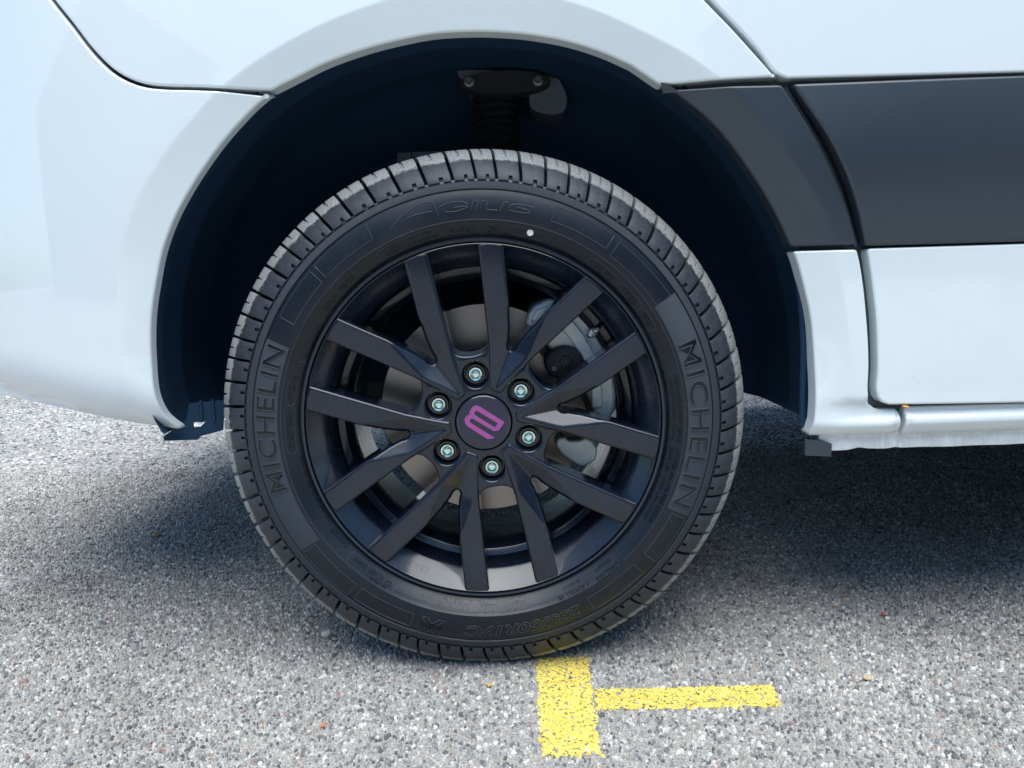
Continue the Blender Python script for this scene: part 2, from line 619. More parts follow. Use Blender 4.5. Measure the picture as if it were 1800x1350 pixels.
def chip_mesh(name, c, r, n, hmax, tone):
    N = len(c)
    ang = np.arange(n) * 2 * PI / n
    a = ang[None, :] + rng.uniform(-.35, .35, (N, n)) + rng.uniform(0, 7, (N, 1))
    el = rng.uniform(0.62, 1.0, (N, 1))
    th = rng.uniform(0, PI, (N, 1))
    rad = r[:, None] * rng.uniform(.75, 1.2, (N, n))
    h = hmax * np.clip(rng.normal(.62, .22, (N, 1)), .15, 1.1)
    lx, ly = rad * np.cos(a), rad * np.sin(a) * el
    X = lx * np.cos(th) - ly * np.sin(th)
    Y = lx * np.sin(th) + ly * np.cos(th)
    V = np.zeros((N, 2 * n + 1, 3), np.float32)
    V[:, :n, 0] = c[:, :1] + X
    V[:, :n, 1] = c[:, 1:] + Y
    V[:, :n, 2] = -0.0012
    q = rng.uniform(.62, .86, (N, 1))
    tx, ty = rng.normal(0, .10, (N, 1)), rng.normal(0, .10, (N, 1))
    V[:, n:2 * n, 0] = c[:, :1] + X * q
    V[:, n:2 * n, 1] = c[:, 1:] + Y * q
    V[:, n:2 * n, 2] = h * rng.uniform(.72, 1.0, (N, n)) + tx * X + ty * Y
    V[:, 2 * n, 0] = c[:, 0] + rng.normal(0, .15, N) * r
    V[:, 2 * n, 1] = c[:, 1] + rng.normal(0, .15, N) * r
    V[:, 2 * n, 2] = h[:, 0] * 1.05
    tri = []
    for i in range(n):
        j = (i + 1) % n
        tri += [(i, j, n + j), (i, n + j, n + i), (n + i, n + j, 2 * n)]
    T = (np.array(tri)[None] + (np.arange(N) * (2 * n + 1))[:, None, None]).reshape(-1, 3).astype(np.int32)
    me = bpy.data.meshes.new(name)
    V = V.reshape(-1, 3)
    me.vertices.add(len(V))
    me.vertices.foreach_set('co', V.ravel())
    me.loops.add(T.size)
    me.loops.foreach_set('vertex_index', T.ravel())
    me.polygons.add(len(T))
    me.polygons.foreach_set('loop_start', np.arange(0, T.size, 3, dtype=np.int32))
    me.polygons.foreach_set('loop_total', np.full(len(T), 3, np.int32))
    me.update(calc_edges=True)
    at = me.attributes.new('tone', 'FLOAT', 'POINT')
    at.data.foreach_set('value', np.repeat(tone, 2 * n + 1).astype(np.float32))
    return me


parts = []
ca, ra = chips(-0.90, 1.20, -0.30, 0.42, 0.0051, 5, .003)
cb, rb = chips(-1.75, 1.95, 0.42, 1.25, 0.0066, 4, .004)
cc, rc = chips(-3.0, 2.6, 1.25, 3.6, 0.0125, 4, .004)
cd, rd = chips(-1.7, -0.90, -0.30, 0.42, 0.0110, 4, .004)
cf, rf = chips(1.20, 1.95, -0.30, 0.42, 0.0110, 4, .004)
c = np.concatenate([ca, cb, cc, cd, cf])
r = np.concatenate([ra, rb, rc, rd, rf])
# a second, sparser scatter of larger stones
ce, re_ = chips(-0.95, 1.25, -0.42, 0.9, 0.021, 6, .004)
k = rng.uniform(0, 1, len(ce)) < .35
c = np.concatenate([c, ce[k]])
r = np.concatenate([r, np.clip(re_[k] * .5, 0.003, 0.0058)])
tone = rng.uniform(0, 1, len(c))
jit = rng.normal(0, .0022, c.shape)
inV, inH = in_poly(c + jit, VB), in_poly(c + jit, HB)
wear = rng.uniform(0, 1, len(c)) < 0.045
for nm, sel in (('V', inV & ~wear), ('H', inH & ~wear)):
    parts.append(chip_mesh('yellow_marking', c[sel], r[sel] * 0.98, 6, 0.0032, rng.uniform(0, 1, sel.sum())))
rest = ~((inV | inH) & ~wear)
for near_, sides in ((c[:, 1] < 0.42, 5), (c[:, 1] >= 0.42, 4)):
    q_ = rest & near_
    link('asphalt_chippings', chip_mesh('asphalt_chippings', c[q_], r[q_], sides, 0.0042, tone[q_]), None, M['stone'], kind='stuff')


def marking(me, poly, label):
    # thin film under the painted stones, with a ragged edge
    P = []
    for i in range(4):
        a, b = np.array(poly[i]), np.array(poly[(i + 1) % 4])
        for t in np.linspace(0, 1, 28, endpoint=False):
            P.append(tuple(a + (b - a) * t + rng.normal(0, .0011, 2)))
    bm = bmesh.new()
    bm.from_mesh(me)
    vs = [bm.verts.new((x, y, 0.0009)) for x, y in P]
    f = bm.faces.new(vs)
    if f.normal.z < 0 or sum(P[i][0] * P[(i + 1) % len(P)][1] - P[(i + 1) % len(P)][0] * P[i][1] for i in range(len(P))) < 0:
        f.normal_flip()
    f.material_index = 1
    bm.to_mesh(me)
    bm.free()
    link('road_marking', me, None, [M['yellow'], M['yellow_sheet']], label=label, category='road marking')


marking(parts[0], VB, 'broad upright bar of worn yellow paint running from the tyre towards the viewer')
marking(parts[1], HB, 'thinner sideways strip of worn yellow paint on the asphalt right of the broad bar')

# ------------------------------------------------------------------ van
van = bpy.data.objects.new('van', None)
COL.objects.link(van)
van['label'] = 'white van seen close up at its front wheel, with dark grey side mouldings'
van['category'] = 'van'

LIP = [(-401, 351), (-404, 360), (-411, 374), (-416, 402), (-417, 438), (-415, 475), (-410, 510), (-401, 546), (-389, 585), (-371, 623),
       (-349, 657), (-322, 692), (-296, 721), (-264, 751), (-233, 773), (-201, 790), (-173, 802), (-124, 817), (-82, 826), (-41, 832),
       (7, 833), (41, 831), (75, 827), (122, 817), (163, 803), (197, 787), (235, 765), (262, 745), (283, 728), (304, 707), (321, 686),
       (339, 661), (357, 634), (371, 610), (382, 589), (391, 569), (401, 545), (411, 510), (419, 476), (423, 445), (425, 408), (426, 372),
       (425, 342), (420, 319)]
BAND = [(-449, 480), (-446, 547), (-440, 582), (-431, 606), (-419, 631), (-402, 661), (-383, 687), (-362, 712), (-337, 738), (-306, 768),
        (-263, 799), (-216, 825), (-169, 846), (-119, 863), (-65, 876), (9, 882), (76, 875), (122, 861), (156, 849), (189, 834), (223, 817),
        (257, 798), (302, 767), (341, 732), (368, 699), (395, 661), (418, 626), (440, 581), (454, 523), (463, 473), (468, 415), (471, 357)]
ARCH_C = (5, 470)


def polar(pts):
    a = np.array([math.atan2(z - ARCH_C[1], x - ARCH_C[0]) for x, z in pts])
    rr = np.array([math.hypot(x - ARCH_C[0], z - ARCH_C[1]) / 1000 for x, z in pts])
    a = np.where(a < -PI / 2, a + 2 * PI, a)
    o = np.argsort(a)
    return a[o], rr[o]


LA, LR = polar(catmull(LIP, 4))
BA, BR = polar(catmull(BAND, 4))


def smooth(t):
    t = np.clip(t, 0, 1)
    return t * t * (3 - 2 * t)


def body_y(x, z):
    x, z = np.asarray(x, float), np.asarray(z, float)
    y = np.full(x.shape, -0.031)
    # plan curve of the front corner
    y = y + 0.9 * np.clip(-x - 0.42, 0, None) ** 1.7
    # gentle barrel of the side
    y = y + 0.13 * (z - 0.62) ** 2 * np.where(z > 0.62, 1.0, 0.4)
    # flat arch band, leaning in towards the lip
    a = np.arctan2(z - ARCH_C[1] / 1000, x - ARCH_C[0] / 1000)
    a = np.where(a < -PI / 2, a + 2 * PI, a)
    rr = np.hypot(z - ARCH_C[1] / 1000, x - ARCH_C[0] / 1000)
    rl, ro = np.interp(a, LA, LR), np.interp(a, BA, BR)
    t = (ro - rr) / np.maximum(ro - rl, 0.02)
    tt = np.where(t < -.03, 0, np.where(t < .05, (t + .03) ** 2 / 0.16, t - 0.01))
    fade = smooth((z - 0.36) / 0.10)
    y = y + 0.0150 * np.clip(tt, 0, 1.2) * (0.35 + 0.65 * fade)
    # rounded underside of the bumper
    zb = 0.352 + 0.19 * np.clip(-x - 0.40, 0, None)
    u = np.clip((zb + 0.085 - z) / 0.085, 0, 1)
    y = y + np.where(x < -0.2, 0.040 * u * u * u, 0.0)
    # sill: door step recess, bulge, crease at 0.338, tuck-under
    right = smooth((x - 0.42) / 0.09)
    zs = np.clip((0.352 - z) / 0.014, 0, 1)
    y = y + np.where(x > 0.3, right * 0.010 * (1 - smooth(zs)) * smooth((0.374 - z) / 0.018), 0.0)
    tuck = np.clip((0.338 - z) / 0.020, 0, 1)
    y = y + np.where(x > 0.3, 0.0085 * tuck + 0.006 * tuck * tuck, 0.0)
    return y


def body_n(x, z, yf):
    e = 0.0012
    gx = (yf(x + e, z) - yf(x - e, z)) / (2 * e)
    gz = (yf(x, z + e) - yf(x, z - e)) / (2 * e)
    n = np.stack([gx, -np.ones_like(gx), gz], 1)
    return n / np.linalg.norm(n, axis=1)[:, None]


def panel(patches, yf, grid=0.011, roll=0.0032, depth=0.022, gap=0.0, crease=None):
    """sheet patches with rolled edges over the body surface; one mesh"""
    AV, AF, AN = [], [], []
    base = 0
    for poly in patches:
        if gap:
            poly = [tuple(p) for p in inset(poly, gap)]
        ringA = inset(poly, roll)
        P = np.array(poly)
        xs = np.arange(P[:, 0].min(), P[:, 0].max(), grid)
        zs = np.arange(P[:, 1].min(), P[:, 1].max(), grid)
        g = np.stack(np.meshgrid(xs, zs), -1).reshape(-1, 2)
        g[:, 0] += (np.round((g[:, 1] - zs[0]) / grid) % 2) * grid / 2
        g = g[in_poly(g, ringA)]
        g = g[dist_poly(g, ringA) > grid * .45]
        if crease is not None:                     # rows of points that follow the band's crease
            cr_ = np.array(crease)
            ex = np.concatenate([np.array((.005, .47)) + (cr_ - np.array((.005, .47))) * k for k in (1.006, 1.0, .994)])
            ex = ex[in_poly(ex, ringA)]
            ex = ex[dist_poly(ex, ringA) > .003]
            if len(ex):
                dd = np.full(len(g), 1e9)
                for q in ex:
                    dd = np.minimum(dd, ((g - q) ** 2).sum(1))
                g = np.concatenate([g[dd > .0045 ** 2], ex])
        V, F = cdt(g, [[tuple(p) for p in ringA]])
        n0 = len(V)
        Y = yf(V[:, 0], V[:, 1])
        N = body_n(V[:, 0], V[:, 1], yf)
        A3 = np.stack([V[:, 0], Y, V[:, 1]], 1)
        # rolled edge rings
        m = len(poly)
        e2 = np.roll(P, -1, 0) - np.roll(P, 1, 0)
        out = np.stack([e2[:, 1], -e2[:, 0]], 1)
        out /= np.maximum(np.linalg.norm(out, axis=1), 1e-9)[:, None]
        ringV, ringN = [], []
        yA = yf(ringA[:, 0], ringA[:, 1])
        nA = body_n(ringA[:, 0], ringA[:, 1], yf)
        o3 = np.stack([out[:, 0], np.zeros(m), out[:, 1]], 1)
        A = np.stack([ringA[:, 0], yA, ringA[:, 1]], 1)
        for ph in (0, 30, 60, 90):
            s, cth = math.sin(R(ph)), math.cos(R(ph))
            ringV.append(A + o3 * roll * s - nA * 0 + np.array([0, 1, 0]) * roll * (1 - cth))
            nn = nA * cth + o3 * s
            ringN.append(nn / np.linalg.norm(nn, axis=1)[:, None])
        ringV.append(ringV[-1] + np.array([0, depth, 0]))
        ringN.append(o3)
        AV.append(A3)
        AN.append(N)
        # consistent orientation: front normal towards -Y
        tri = F.copy()
        a, b, c_ = V[tri[:, 0]], V[tri[:, 1]], V[tri[:, 2]]
        cr = (b[:, 0] - a[:, 0]) * (c_[:, 1] - a[:, 1]) - (b[:, 1] - a[:, 1]) * (c_[:, 0] - a[:, 0])
        tri[cr < 0] = tri[cr < 0][:, ::-1]
        AF += [tuple(base + t) for t in tri]
        base += n0
        for rv, rn in zip(ringV, ringN):
            AV.append(rv)
            AN.append(rn)
        for q in range(len(ringV) - 1):
            o = base + q * m
            for i in range(m):
                j = (i + 1) % m
                AF.append((o + i, o + m + i, o + m + j, o + j))
        base += m * len(ringV)
    V = np.concatenate(AV)
    N = np.concatenate(AN)
    me = pymesh('panel', V, AF)
    me.normals_split_custom_set_from_vertices([tuple(map(float, n)) for n in N])
    return me


GAP_T = [(-575, 1060), (-545, 975), (-512, 912), (-493, 885), (-472, 858), (-447, 824), (-425, 801), (-406, 789), (-386, 782), (-363, 779),
         (-329, 777), (-288, 774), (-240, 772.5)]
DGAP = [(205, 955), (250, 900), (290, 855), (317, 827), (345, 796), (365, 770)]
lip = {p: i for i, p in enumerate(LIP)}
i_gap = lip[(-233, 773)]
i_mt, i_mb = lip[(235, 765)], lip[(391, 569)]

bump_o = outline(LIP[:i_gap] + [(-240, 769.5)],
                 [(-240, 769.5)] + GAP_T[::-1][1:],
                 [(-575, 1060), (-900, 1060)], [(-900, 1060), (-990, 800), (-985, 420)],
                 [(-985, 420), (-749, 395), (-665, 389), (-609, 383), (-559, 377), (-514, 371), (-473, 365), (-434, 359), (-408, 352.5), (-401, 351)])
CREASE = [(x / 1000, z / 1000) for x, z in catmull(BAND, 5)]
bumper = link('front_bumper', panel([bump_o], body_y, gap=0.0021, depth=0.013, crease=CREASE), van, M['paint'])

fend_up = outline(GAP_T, [(-240, 772.5)] + LIP[i_gap + 1:i_mt], [(232, 763), (256, 763), (372, 764.5)],
                  [(372, 764.5)] + [(x - 1, z) for x, z in DGAP[::-1]][1:], [(204, 955), (130, 1060)], [(130, 1060), (-575, 1060)])
fend_lo = outline([(395, 561)] + LIP[i_mb + 1:], [(420, 319), (513, 318), (535, 317.5)], [(535, 317.5), (539, 322), (538.5, 350), (535, 355)],
                  [(535, 355), (520, 355), (507, 357), (499, 363), (495, 375), (494, 414), (492, 443), (488, 479), (483, 515), (477, 545), (473, 560)],
                  [(473, 560), (395, 561)])
fender = link('fender', panel([fend_up, fend_lo], body_y, gap=0.0018, crease=CREASE), van, M['paint'])


def trim_y(x, z):
    return body_y(x, z) - 0.0015


fm = outline(LIP[i_mt:i_mb] + [(393, 564.5)], [(393, 564.5), (471.5, 563.5)],
             [(471.5, 563.5), (459, 606), (442, 647), (417, 695), (393, 732), (376, 757)], [(376, 757), (239, 759)])
link('fender_moulding', panel([fm], trim_y, roll=0.0035, depth=0.02, gap=0.0005, crease=CREASE), fender, M['trim'])

dg2 = [(x + 4, z) for x, z in DGAP]
door_up = outline([(209, 955)] + dg2[1:] + [(383, 764)], [(383, 764), (666, 761.5), (1400, 755)], [(1400, 755), (1400, 1060)],
                  [(1400, 1060), (134, 1060)], [(134, 1060), (209, 955)])
door_lo = outline([(484, 559), (489, 535), (494, 505), (499, 470), (502, 435), (503.5, 405), (503, 381), (505, 371), (511, 364), (520, 361), (531, 360.5)],
                  [(531, 360.5), (691, 357.5), (1400, 350)], [(1400, 350), (1400, 553)], [(1400, 553), (678, 558), (484, 559)])


def door_y(x, z):
    return np.where(z < 0.6, body_y(x, np.maximum(z, 0.375)), body_y(x, z)) - 0.0005


door = link('door', panel([door_up, door_lo], door_y, gap=0.0), van, M['paint'])
dm = outline([(388, 757), (402, 735), (427, 697), (448, 657), (466, 612), (481, 562)], [(481, 562), (678, 560.5), (1400, 555)],
             [(1400, 555), (1400, 751)], [(1400, 751), (666, 757.5), (388, 757)])


def dtrim_y(x, z):
    # slightly hollow face, tilting to the sky at its upper edge
    return body_y(x, z) - 0.002 - 0.008 * np.sin(np.clip((z - 0.56) / 0.2, 0, 1) * PI)


link('door_moulding', panel([dm], dtrim_y, roll=0.004, depth=0.02), door, M['trim'])
# folded edge of the door seen inside the curved gap
mb = MB()
mb.tube([(x / 1000, -0.014, z / 1000) for x, z in catmull([(384, 757), (398, 735), (422, 697), (444, 655), (462, 610), (477, 562)], 8)], 0.0035, 8)
link('door_edge', mb.mesh('door_edge'), door, M['seam'])

sill_o = outline([(543, 317), (700, 317), (1400, 309)], [(1400, 309), (1400, 348)], [(1400, 348), (691, 355), (546, 356)], [(546, 356), (543, 350), (543, 317)])
sill = link('sill', panel([sill_o], body_y, gap=0.0008), van, M['paint'])
fl = outline([(440, 318), (440, 299), (454, 298), (478, 298.5), (484, 299.4), (491, 300.8), (498, 300.2), (506, 298.8), (530, 298.5), (536, 299.6), (541, 300.2),
              (545, 299.2), (551, 298.8), (621, 298), (711, 298), (1400, 290)], [(1400, 290), (1400, 322)], [(1400, 322), (440, 326)], step=0.004)


def flange_y(x, z):
    return np.full(np.shape(x), -0.007) + 0.03 * (0.318 - np.asarray(z)) + 0.0012 * np.sin(np.asarray(x) * 90)


link('sill_flange', panel([fl], flange_y, grid=0.008, roll=0.0012, depth=0.002), sill, M['paint'])
mb = MB()
mb.revolve([(0.0, -0.0365), (0.0022, -0.0357), (0.0034, -0.033), (0.003, -0.025)], 14, (0.5395, 0.3582))
me = mb.mesh('rust_spot')
for v in me.vertices:
    v.co.x = 0.5395 + (v.co.x - 0.5395) * .95
    v.co.z = 0.3582 + (v.co.z - 0.3582) * .5
link('rust_spot', me, sill, M['rust'])

# sheet behind the panel gaps, following the body, open at the arch
arch_in = catmull(LIP, 6)
ar = [(0.005 + (x / 1000 - .005) * 1.03, .47 + (z / 1000 - .47) * 1.03) for x, z in arch_in]
back = ar + [(0.46, 0.335), (1.39, 0.33), (1.39, 1.05), (-0.62, 1.05), (-0.62, 0.45), (-0.46, 0.42)]
A_ = sum(back[i][0] * back[(i + 1) % len(back)][1] - back[(i + 1) % len(back)][0] * back[i][1] for i in range(len(back)))
if A_ < 0:
    back = back[::-1]
link('inner_body', panel([back], lambda x, z: body_y(x, np.maximum(z, .37)) + 0.021, grid=0.03, roll=0.001, depth=0.001), van, M['seam'])

# bulk of the van behind and above the panels
mb = MB()
side = [(-0.97, 0.42), (-1.0, 0.62), (-0.97, 0.86), (-0.82, 1.04), (-0.25, 1.17), (0.12, 1.32), (0.75, 2.25), (1.05, 2.45), (1.6, 2.55), (4.9, 2.58), (5.0, 2.4), (5.0, 0.40), (0.6, 0.40), (-0.6, 0.42)]
mb.prism(side[::-1], 0.36, 1.58)
mb.prism([(0.62, 0.345), (1.39, 0.345), (1.39, 1.05), (0.62, 1.05)], 0.03, 0.35)
mb.prism([(1.42, 0.33), (5.0, 0.33), (5.0, 2.4), (4.9, 2.5), (1.6, 2.48), (1.1, 2.4), (0.8, 2.2), (0.17, 1.3), (0.17, 1.065), (1.42, 1.065)], -0.02, 0.355)
mb.prism([(-0.62, 1.065), (0.165, 1.065), (0.165, 1.3), (-0.3, 1.15), (-0.6, 1.08)], 0.0, 0.355)
mb.prism([(0.5, 0.45), (5.0, 0.45), (5.0, 2.4), (0.9, 2.3), (0.17, 1.3), (-0.3, 1.15), (-0.62, 1.05), (-0.62, 0.9), (0.4, 0.9)], 1.585, 1.93)
link('body_shell', mb.mesh('body_shell'), van, M['paint'])
mb = MB()
mb.box((2.8, 0.95, 0.335), (4.3, 1.84, 0.03))
mb.box((-0.55, 0.97, 0.36), (0.5, 1.1, 0.03))
mb.box((0.25, 0.97, 0.43), (1.0, 0.9, 0.03))
mb.box((0.0, 0.60, 0.355), (0.95, 0.10, 0.15))
link('underbody', mb.mesh('underbody'), van, M['under'])

# ------------------------------------------------------------------ wheel arch
al = catmull(LIP, 8)
al = [(x / 1000, z / 1000) for x, z in al]
ys = [-0.008, 0.004, 0.02, 0.040, 0.046, 0.052, 0.075, 0.100, 0.106, 0.112, 0.16, 0.20, 0.206, 0.212, 0.27, 0.33]
grow = [0.016, 0.017, 0.017, 0.017, 0.0150, 0.017, 0.017, 0.017, 0.0148, 0.017, 0.016, 0.015, 0.0130, 0.014, -0.004, -0.07]
vs, fs = [], []
for y, g in zip(ys, grow):
    for x, z in al:
        d = Vector((x - .005, z - .47))
        d.normalize()
        zz = z + d.y * g
        if z < 0.45:
            zz = max(zz, 0.335 if x > 0 else 0.352)
        vs.append((x + d.x * g, y, zz))
n = len(al)
for k in range(len(ys) - 1):
    for i in range(n - 1):
        fs.append((k * n + i, k * n + i + 1, (k + 1) * n + i + 1, (k + 1) * n + i))
# inner wall
o = len(vs)
vs += [vs[(len(ys) - 1) * n + i] for i in range(n)]
vs.append((0.005, 0.335, 0.47))
for i in range(n - 1):
    fs.append((o + i, o + i + 1, o + n))
fs.append((o, o + n, o + n - 1))
me = pymesh('arch_liner', vs, fs)
sharp(me, 65)
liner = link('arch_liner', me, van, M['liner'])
# torn lower flap of the liner at the bumper end, with a slot in it
mb = MB()
flap = [(-0.432, 0.343), (-0.432, 0.337), (-0.395, 0.333), (-0.392, 0.337), (-0.365, 0.342), (-0.363, 0.358), (-0.345, 0.366), (-0.325, 0.378),
        (-0.327, 0.384), (-0.40, 0.384), (-0.405, 0.362)]
slot = [(-0.3985, 0.3575), (-0.3985, 0.3505), (-0.390, 0.3500), (-0.3835, 0.3570)]
V2, F2 = cdt([], [flap, slot])
nv = len(V2)
mb.add([(x, 0.024 + (x + .43) * .5, z) for x, z in V2] + [(x, 0.028 + (x + .43) * .5, z) for x, z in V2],
       [tuple(f) for f in F2] + [tuple(f + nv)[::-1] for f in F2])
for L in (flap, slot):
    m = len(L)
    mb.add([(x, 0.024 + (x + .43) * .5, z) for x, z in L] + [(x, 0.028 + (x + .43) * .5, z) for x, z in L],
           [(i, (i + 1) % m, m + (i + 1) % m, m + i) for i in range(m)])
for x in (-0.372, -0.386):
    mb.box((x, 0.024 + (x + .43) * .5 - .002, 0.372), (0.0022, 0.005, 0.03))
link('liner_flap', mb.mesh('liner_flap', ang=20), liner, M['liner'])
mb = MB()
mb.prism([(0.4195, 0.3150), (0.4195, 0.2945), (0.4540, 0.2915), (0.4545, 0.3085), (0.4420, 0.3135)], -0.012, -0.006)
link('liner_tab', mb.mesh('liner_tab', ang=20), liner, M['trim'])
mb = MB()
mb.tube([(0.4285, 0.008, z) for z in np.linspace(0.33, 0.56, 12)], 0.004, 8)
for v in range(len(mb.v)):
    x, y, z = mb.v[v]
    mb.v[v] = (x - 0.9 * max(0, z - .42) ** 2 - .006, y, z)
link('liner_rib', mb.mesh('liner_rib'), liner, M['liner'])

# suspension strut
mb = MB()
mount = [(-0.028, 0.855), (-0.012, 0.853), (0.031, 0.862), (0.095, 0.848), (0.119, 0.843), (0.128, 0.828), (0.138, 0.802), (0.133, 0.783), (0.112, 0.778),
         (0.082, 0.790), (0.078, 0.812), (-0.01, 0.812), (-0.012, 0.83), (-0.024, 0.838)]
mount = [(x / 1000, z / 1000) for x, z in catmull([(x * 1000, z * 1000) for x, z in mount + mount[:1]], 5)][:-1]
mb.prism(mount[::-1], 0.215, 0.32)
mount_o = link('strut_mount', mb.mesh('strut_mount', ang=30), van, M['mount'])
bevel(mount_o, 0.004, 2)
mb = MB()
mb.revolve([(0.0, 0.19), (0.075, 0.19), (0.078, 0.193), (0.078, 0.22)], 40)
me = mb.mesh('top_cup')
for v in me.vertices:
    v.co = (0.045 + v.co.x * .86, v.co.y, 0.822 + v.co.z * .22)
link('top_cup', me, mount_o, M['under'])
for x, z in ((-0.008, 0.824), (0.093, 0.822)):
    mb = MB()
    mb.revolve([(0.0, 0.178), (0.004, 0.178), (0.0045, 0.180), (0.0045, 0.186), (0.008, 0.187), (0.008, 0.191)], 12, (x, z))
    link('mount_bolt', mb.mesh('mount_bolt'), mount_o, M['bolt_steel'])
mb = MB()
prof = []
z = 0.812
for i in range(16):
    prof += [(0.030, z), (0.034, z - .0015), (0.0375, z - .0055), (0.034, z - .0095)]
    z -= 0.0118
vs, fs = [], []
N = 40
for i in range(N):
    a = 2 * PI * i / N
    for rr_, zz in prof:
        vs.append((0.029 + rr_ * math.cos(a), 0.235 + rr_ * math.sin(a), zz))
m = len(prof)
for i in range(N):
    j = (i + 1) % N
    for k in range(m - 1):
        fs.append((i * m + k, j * m + k, j * m + k + 1, i * m + k + 1))
mb.add(vs, fs)
link('strut_bellows', mb.mesh('strut_bellows', ang=60), mount_o, M['bellows'])
mb = MB()
mb.box((-0.055, 0.27, 0.70), (0.10, 0.02, 0.075))
mb.box((-0.118, 0.272, 0.70), (0.022, 0.02, 0.075))
link('strut_bracket', mb.mesh('strut_bracket'), mount_o, M['mount'])
mb = MB()
mb.revolve([(0.0, 0.17), (0.05, 0.17), (0.055, 0.18), (0.055, 0.27), (0.0, 0.27)], 32, (0, 0.35))
mb.tube([(0.0, 0.24, 0.38), (0.01, 0.24, 0.5), (0.029, 0.235, 0.63)], 0.024, 14)
mb.tube([(0.0, 0.25, 0.30), (0.03, 0.45, 0.27), (0.06, 0.65, 0.28)], 0.022, 12)
link('axle_knuckle', mb.mesh('axle_knuckle'), van, M['under'])

# ------------------------------------------------------------------ wheel
ZC = 0.350
Q = 0.233                       # radius of the rim edge
mb = MB()
mb.revolve([(0.2330, 0.012), (0.2338, 0.003), (0.2334, 0.0004), (0.2326, 0.0), (0.2318, 0.0008), (0.2305, 0.0028), (0.2200, 0.0135), (0.2095, 0.0245), (0.2085, 0.0262),
            (0.2080, 0.0290), (0.2060, 0.0560), (0.2040, 0.0600), (0.1960, 0.0630), (0.1950, 0.0640), (0.1885, 0.0720), (0.1875, 0.0745), (0.187, 0.092),
            (0.186, 0.175), (0.2025, 0.182), (0.206, 0.19), (0.2285, 0.205), (0.233, 0.205)], 240)
wheel = link('wheel', mb.mesh('wheel', ang=28), van, M['alloy'])
wheel.location = (0, 0, ZC)


def arm_mesh():
    """one forked arm: two flat legs with a hollow between them, running to a blunt tip by the cap"""
    half = [(.186, .034), (.30, .076), (.426, .1265), (.66, .243), (.926, .3765), (.953, .330), (.967, .287), (.9755, .241), (.836, .173), (.716, .113), (.56, .047), (.485, .023), (.462, .0215), (.446, .0145), (.440, .005)]
    loop = [(x * Q, y * Q) for x, y in half] + [(x * Q, -y * Q) for x, y in half[::-1]]
    P = []
    for i in range(len(loop)):
        p, q = np.array(loop[i]), np.array(loop[(i + 1) % len(loop)])
        n_ = max(1, int(np.linalg.norm(q - p) / .0022))
        P += [tuple(p + (q - p) * t / n_) for t in range(n_)]
    A_ = sum(P[i][0] * P[(i + 1) % len(P)][1] - P[(i + 1) % len(P)][0] * P[i][1] for i in range(len(P)))
    if A_ < 0:
        P = P[::-1]
    C, E, T, Vx = np.array((.716, .113)) * Q, np.array((.430, .102)) * Q, np.array((.215, .004)) * Q, np.array((.440, 0.0)) * Q
    D = 0.0135

    def plane(p, q, u, v):
        n_ = np.array((-(q - p)[1], (q - p)[0]))
        sc = D / ((Vx - p) @ n_)
        return ((u - p[0]) * n_[0] + (v - p[1]) * n_[1]) * sc

    def yf(u, v):
        u, v = np.asarray(u, float), np.abs(np.asarray(v, float))
        base = 0.0058 - 0.0065 * np.clip((u / Q - .19) / .8, 0, 1)
        p1, p2 = plane(C, E, u, v), plane(E, T, u, v)
        k = .0007
        mn = 0.5 * (p1 + p2 - np.sqrt((p1 - p2) ** 2 + (2 * k) ** 2))
        return base + 0.5 * (mn + np.sqrt(mn * mn + (1.6 * k) ** 2)) - .8 * k * np.exp(-np.abs(mn) / .002)

    me = panel([P], yf, grid=.0020, roll=.0046, depth=.041)
    me.name = 'spoke_arm'
    me.materials.append(M['alloy'])
    return me


arm = arm_mesh()
for k in range(6):
    o = link('spoke_arm', arm, wheel)
    o.rotation_euler = (0, -R(67.6 + 60 * k), 0)

# hub plate with six bolt holes
hub = []
for k in range(6):
    b = R(37.6 + 60 * k)
    for a_, b_ in ((.455, -.116), (.425, -.101), (.402, -.078), (.390, -.045), (.386, 0), (.390, .045), (.402, .078), (.425, .101), (.455, .116)):
        hub.append((Q * (a_ * math.cos(b) - b_ * math.sin(b)), Q * (a_ * math.sin(b) + b_ * math.cos(b))))
    q = b + R(30)
    hub.append((.22 * Q * math.cos(q), .22 * Q * math.sin(q)))
holes = []
RB = 0.0640
for k in range(6):
    b = R(37.6 + 60 * k)
    cx_, cz_ = RB * math.cos(b), RB * math.sin(b)
    holes.append([(cx_ + .0178 * math.cos(t), cz_ + .0178 * math.sin(t)) for t in np.linspace(0, 2 * PI, 40, endpoint=False)])
ctr = [(.0385 * math.cos(t), .0385 * math.sin(t)) for t in np.linspace(0, 2 * PI, 72, endpoint=False)]
hub_a = sum(hub[i][0] * hub[(i + 1) % len(hub)][1] - hub[(i + 1) % len(hub)][0] * hub[i][1] for i in range(len(hub)))
if hub_a < 0:
    hub = hub[::-1]
hub = [(x / 1000, z / 1000) for x, z in catmull([(x * 1000, z * 1000) for x, z in hub + hub[:1]], 3.0)][:-1]
Yh, RO, RH = 0.0085, 0.0036, 0.0026
edge0 = [tuple(p) for p in inset(hub, RO)]


def grown(L, d):
    c0 = np.mean(L, 0)
    k = 1 + d / math.hypot(L[0][0] - c0[0], L[0][1] - c0[1])
    return [(c0[0] + (x - c0[0]) * k, c0[1] + (z - c0[1]) * k) for x, z in L]


h0 = [grown(L, RH) for L in holes]
V2, F2 = cdt([], [edge0] + h0 + [ctr])
mb = MB()
mb.add([(x, Yh, z) for x, z in V2], [tuple(f) for f in F2])


def near(L):
    return [int(np.argmin(((V2 - np.array(p)) ** 2).sum(1))) for p in L]


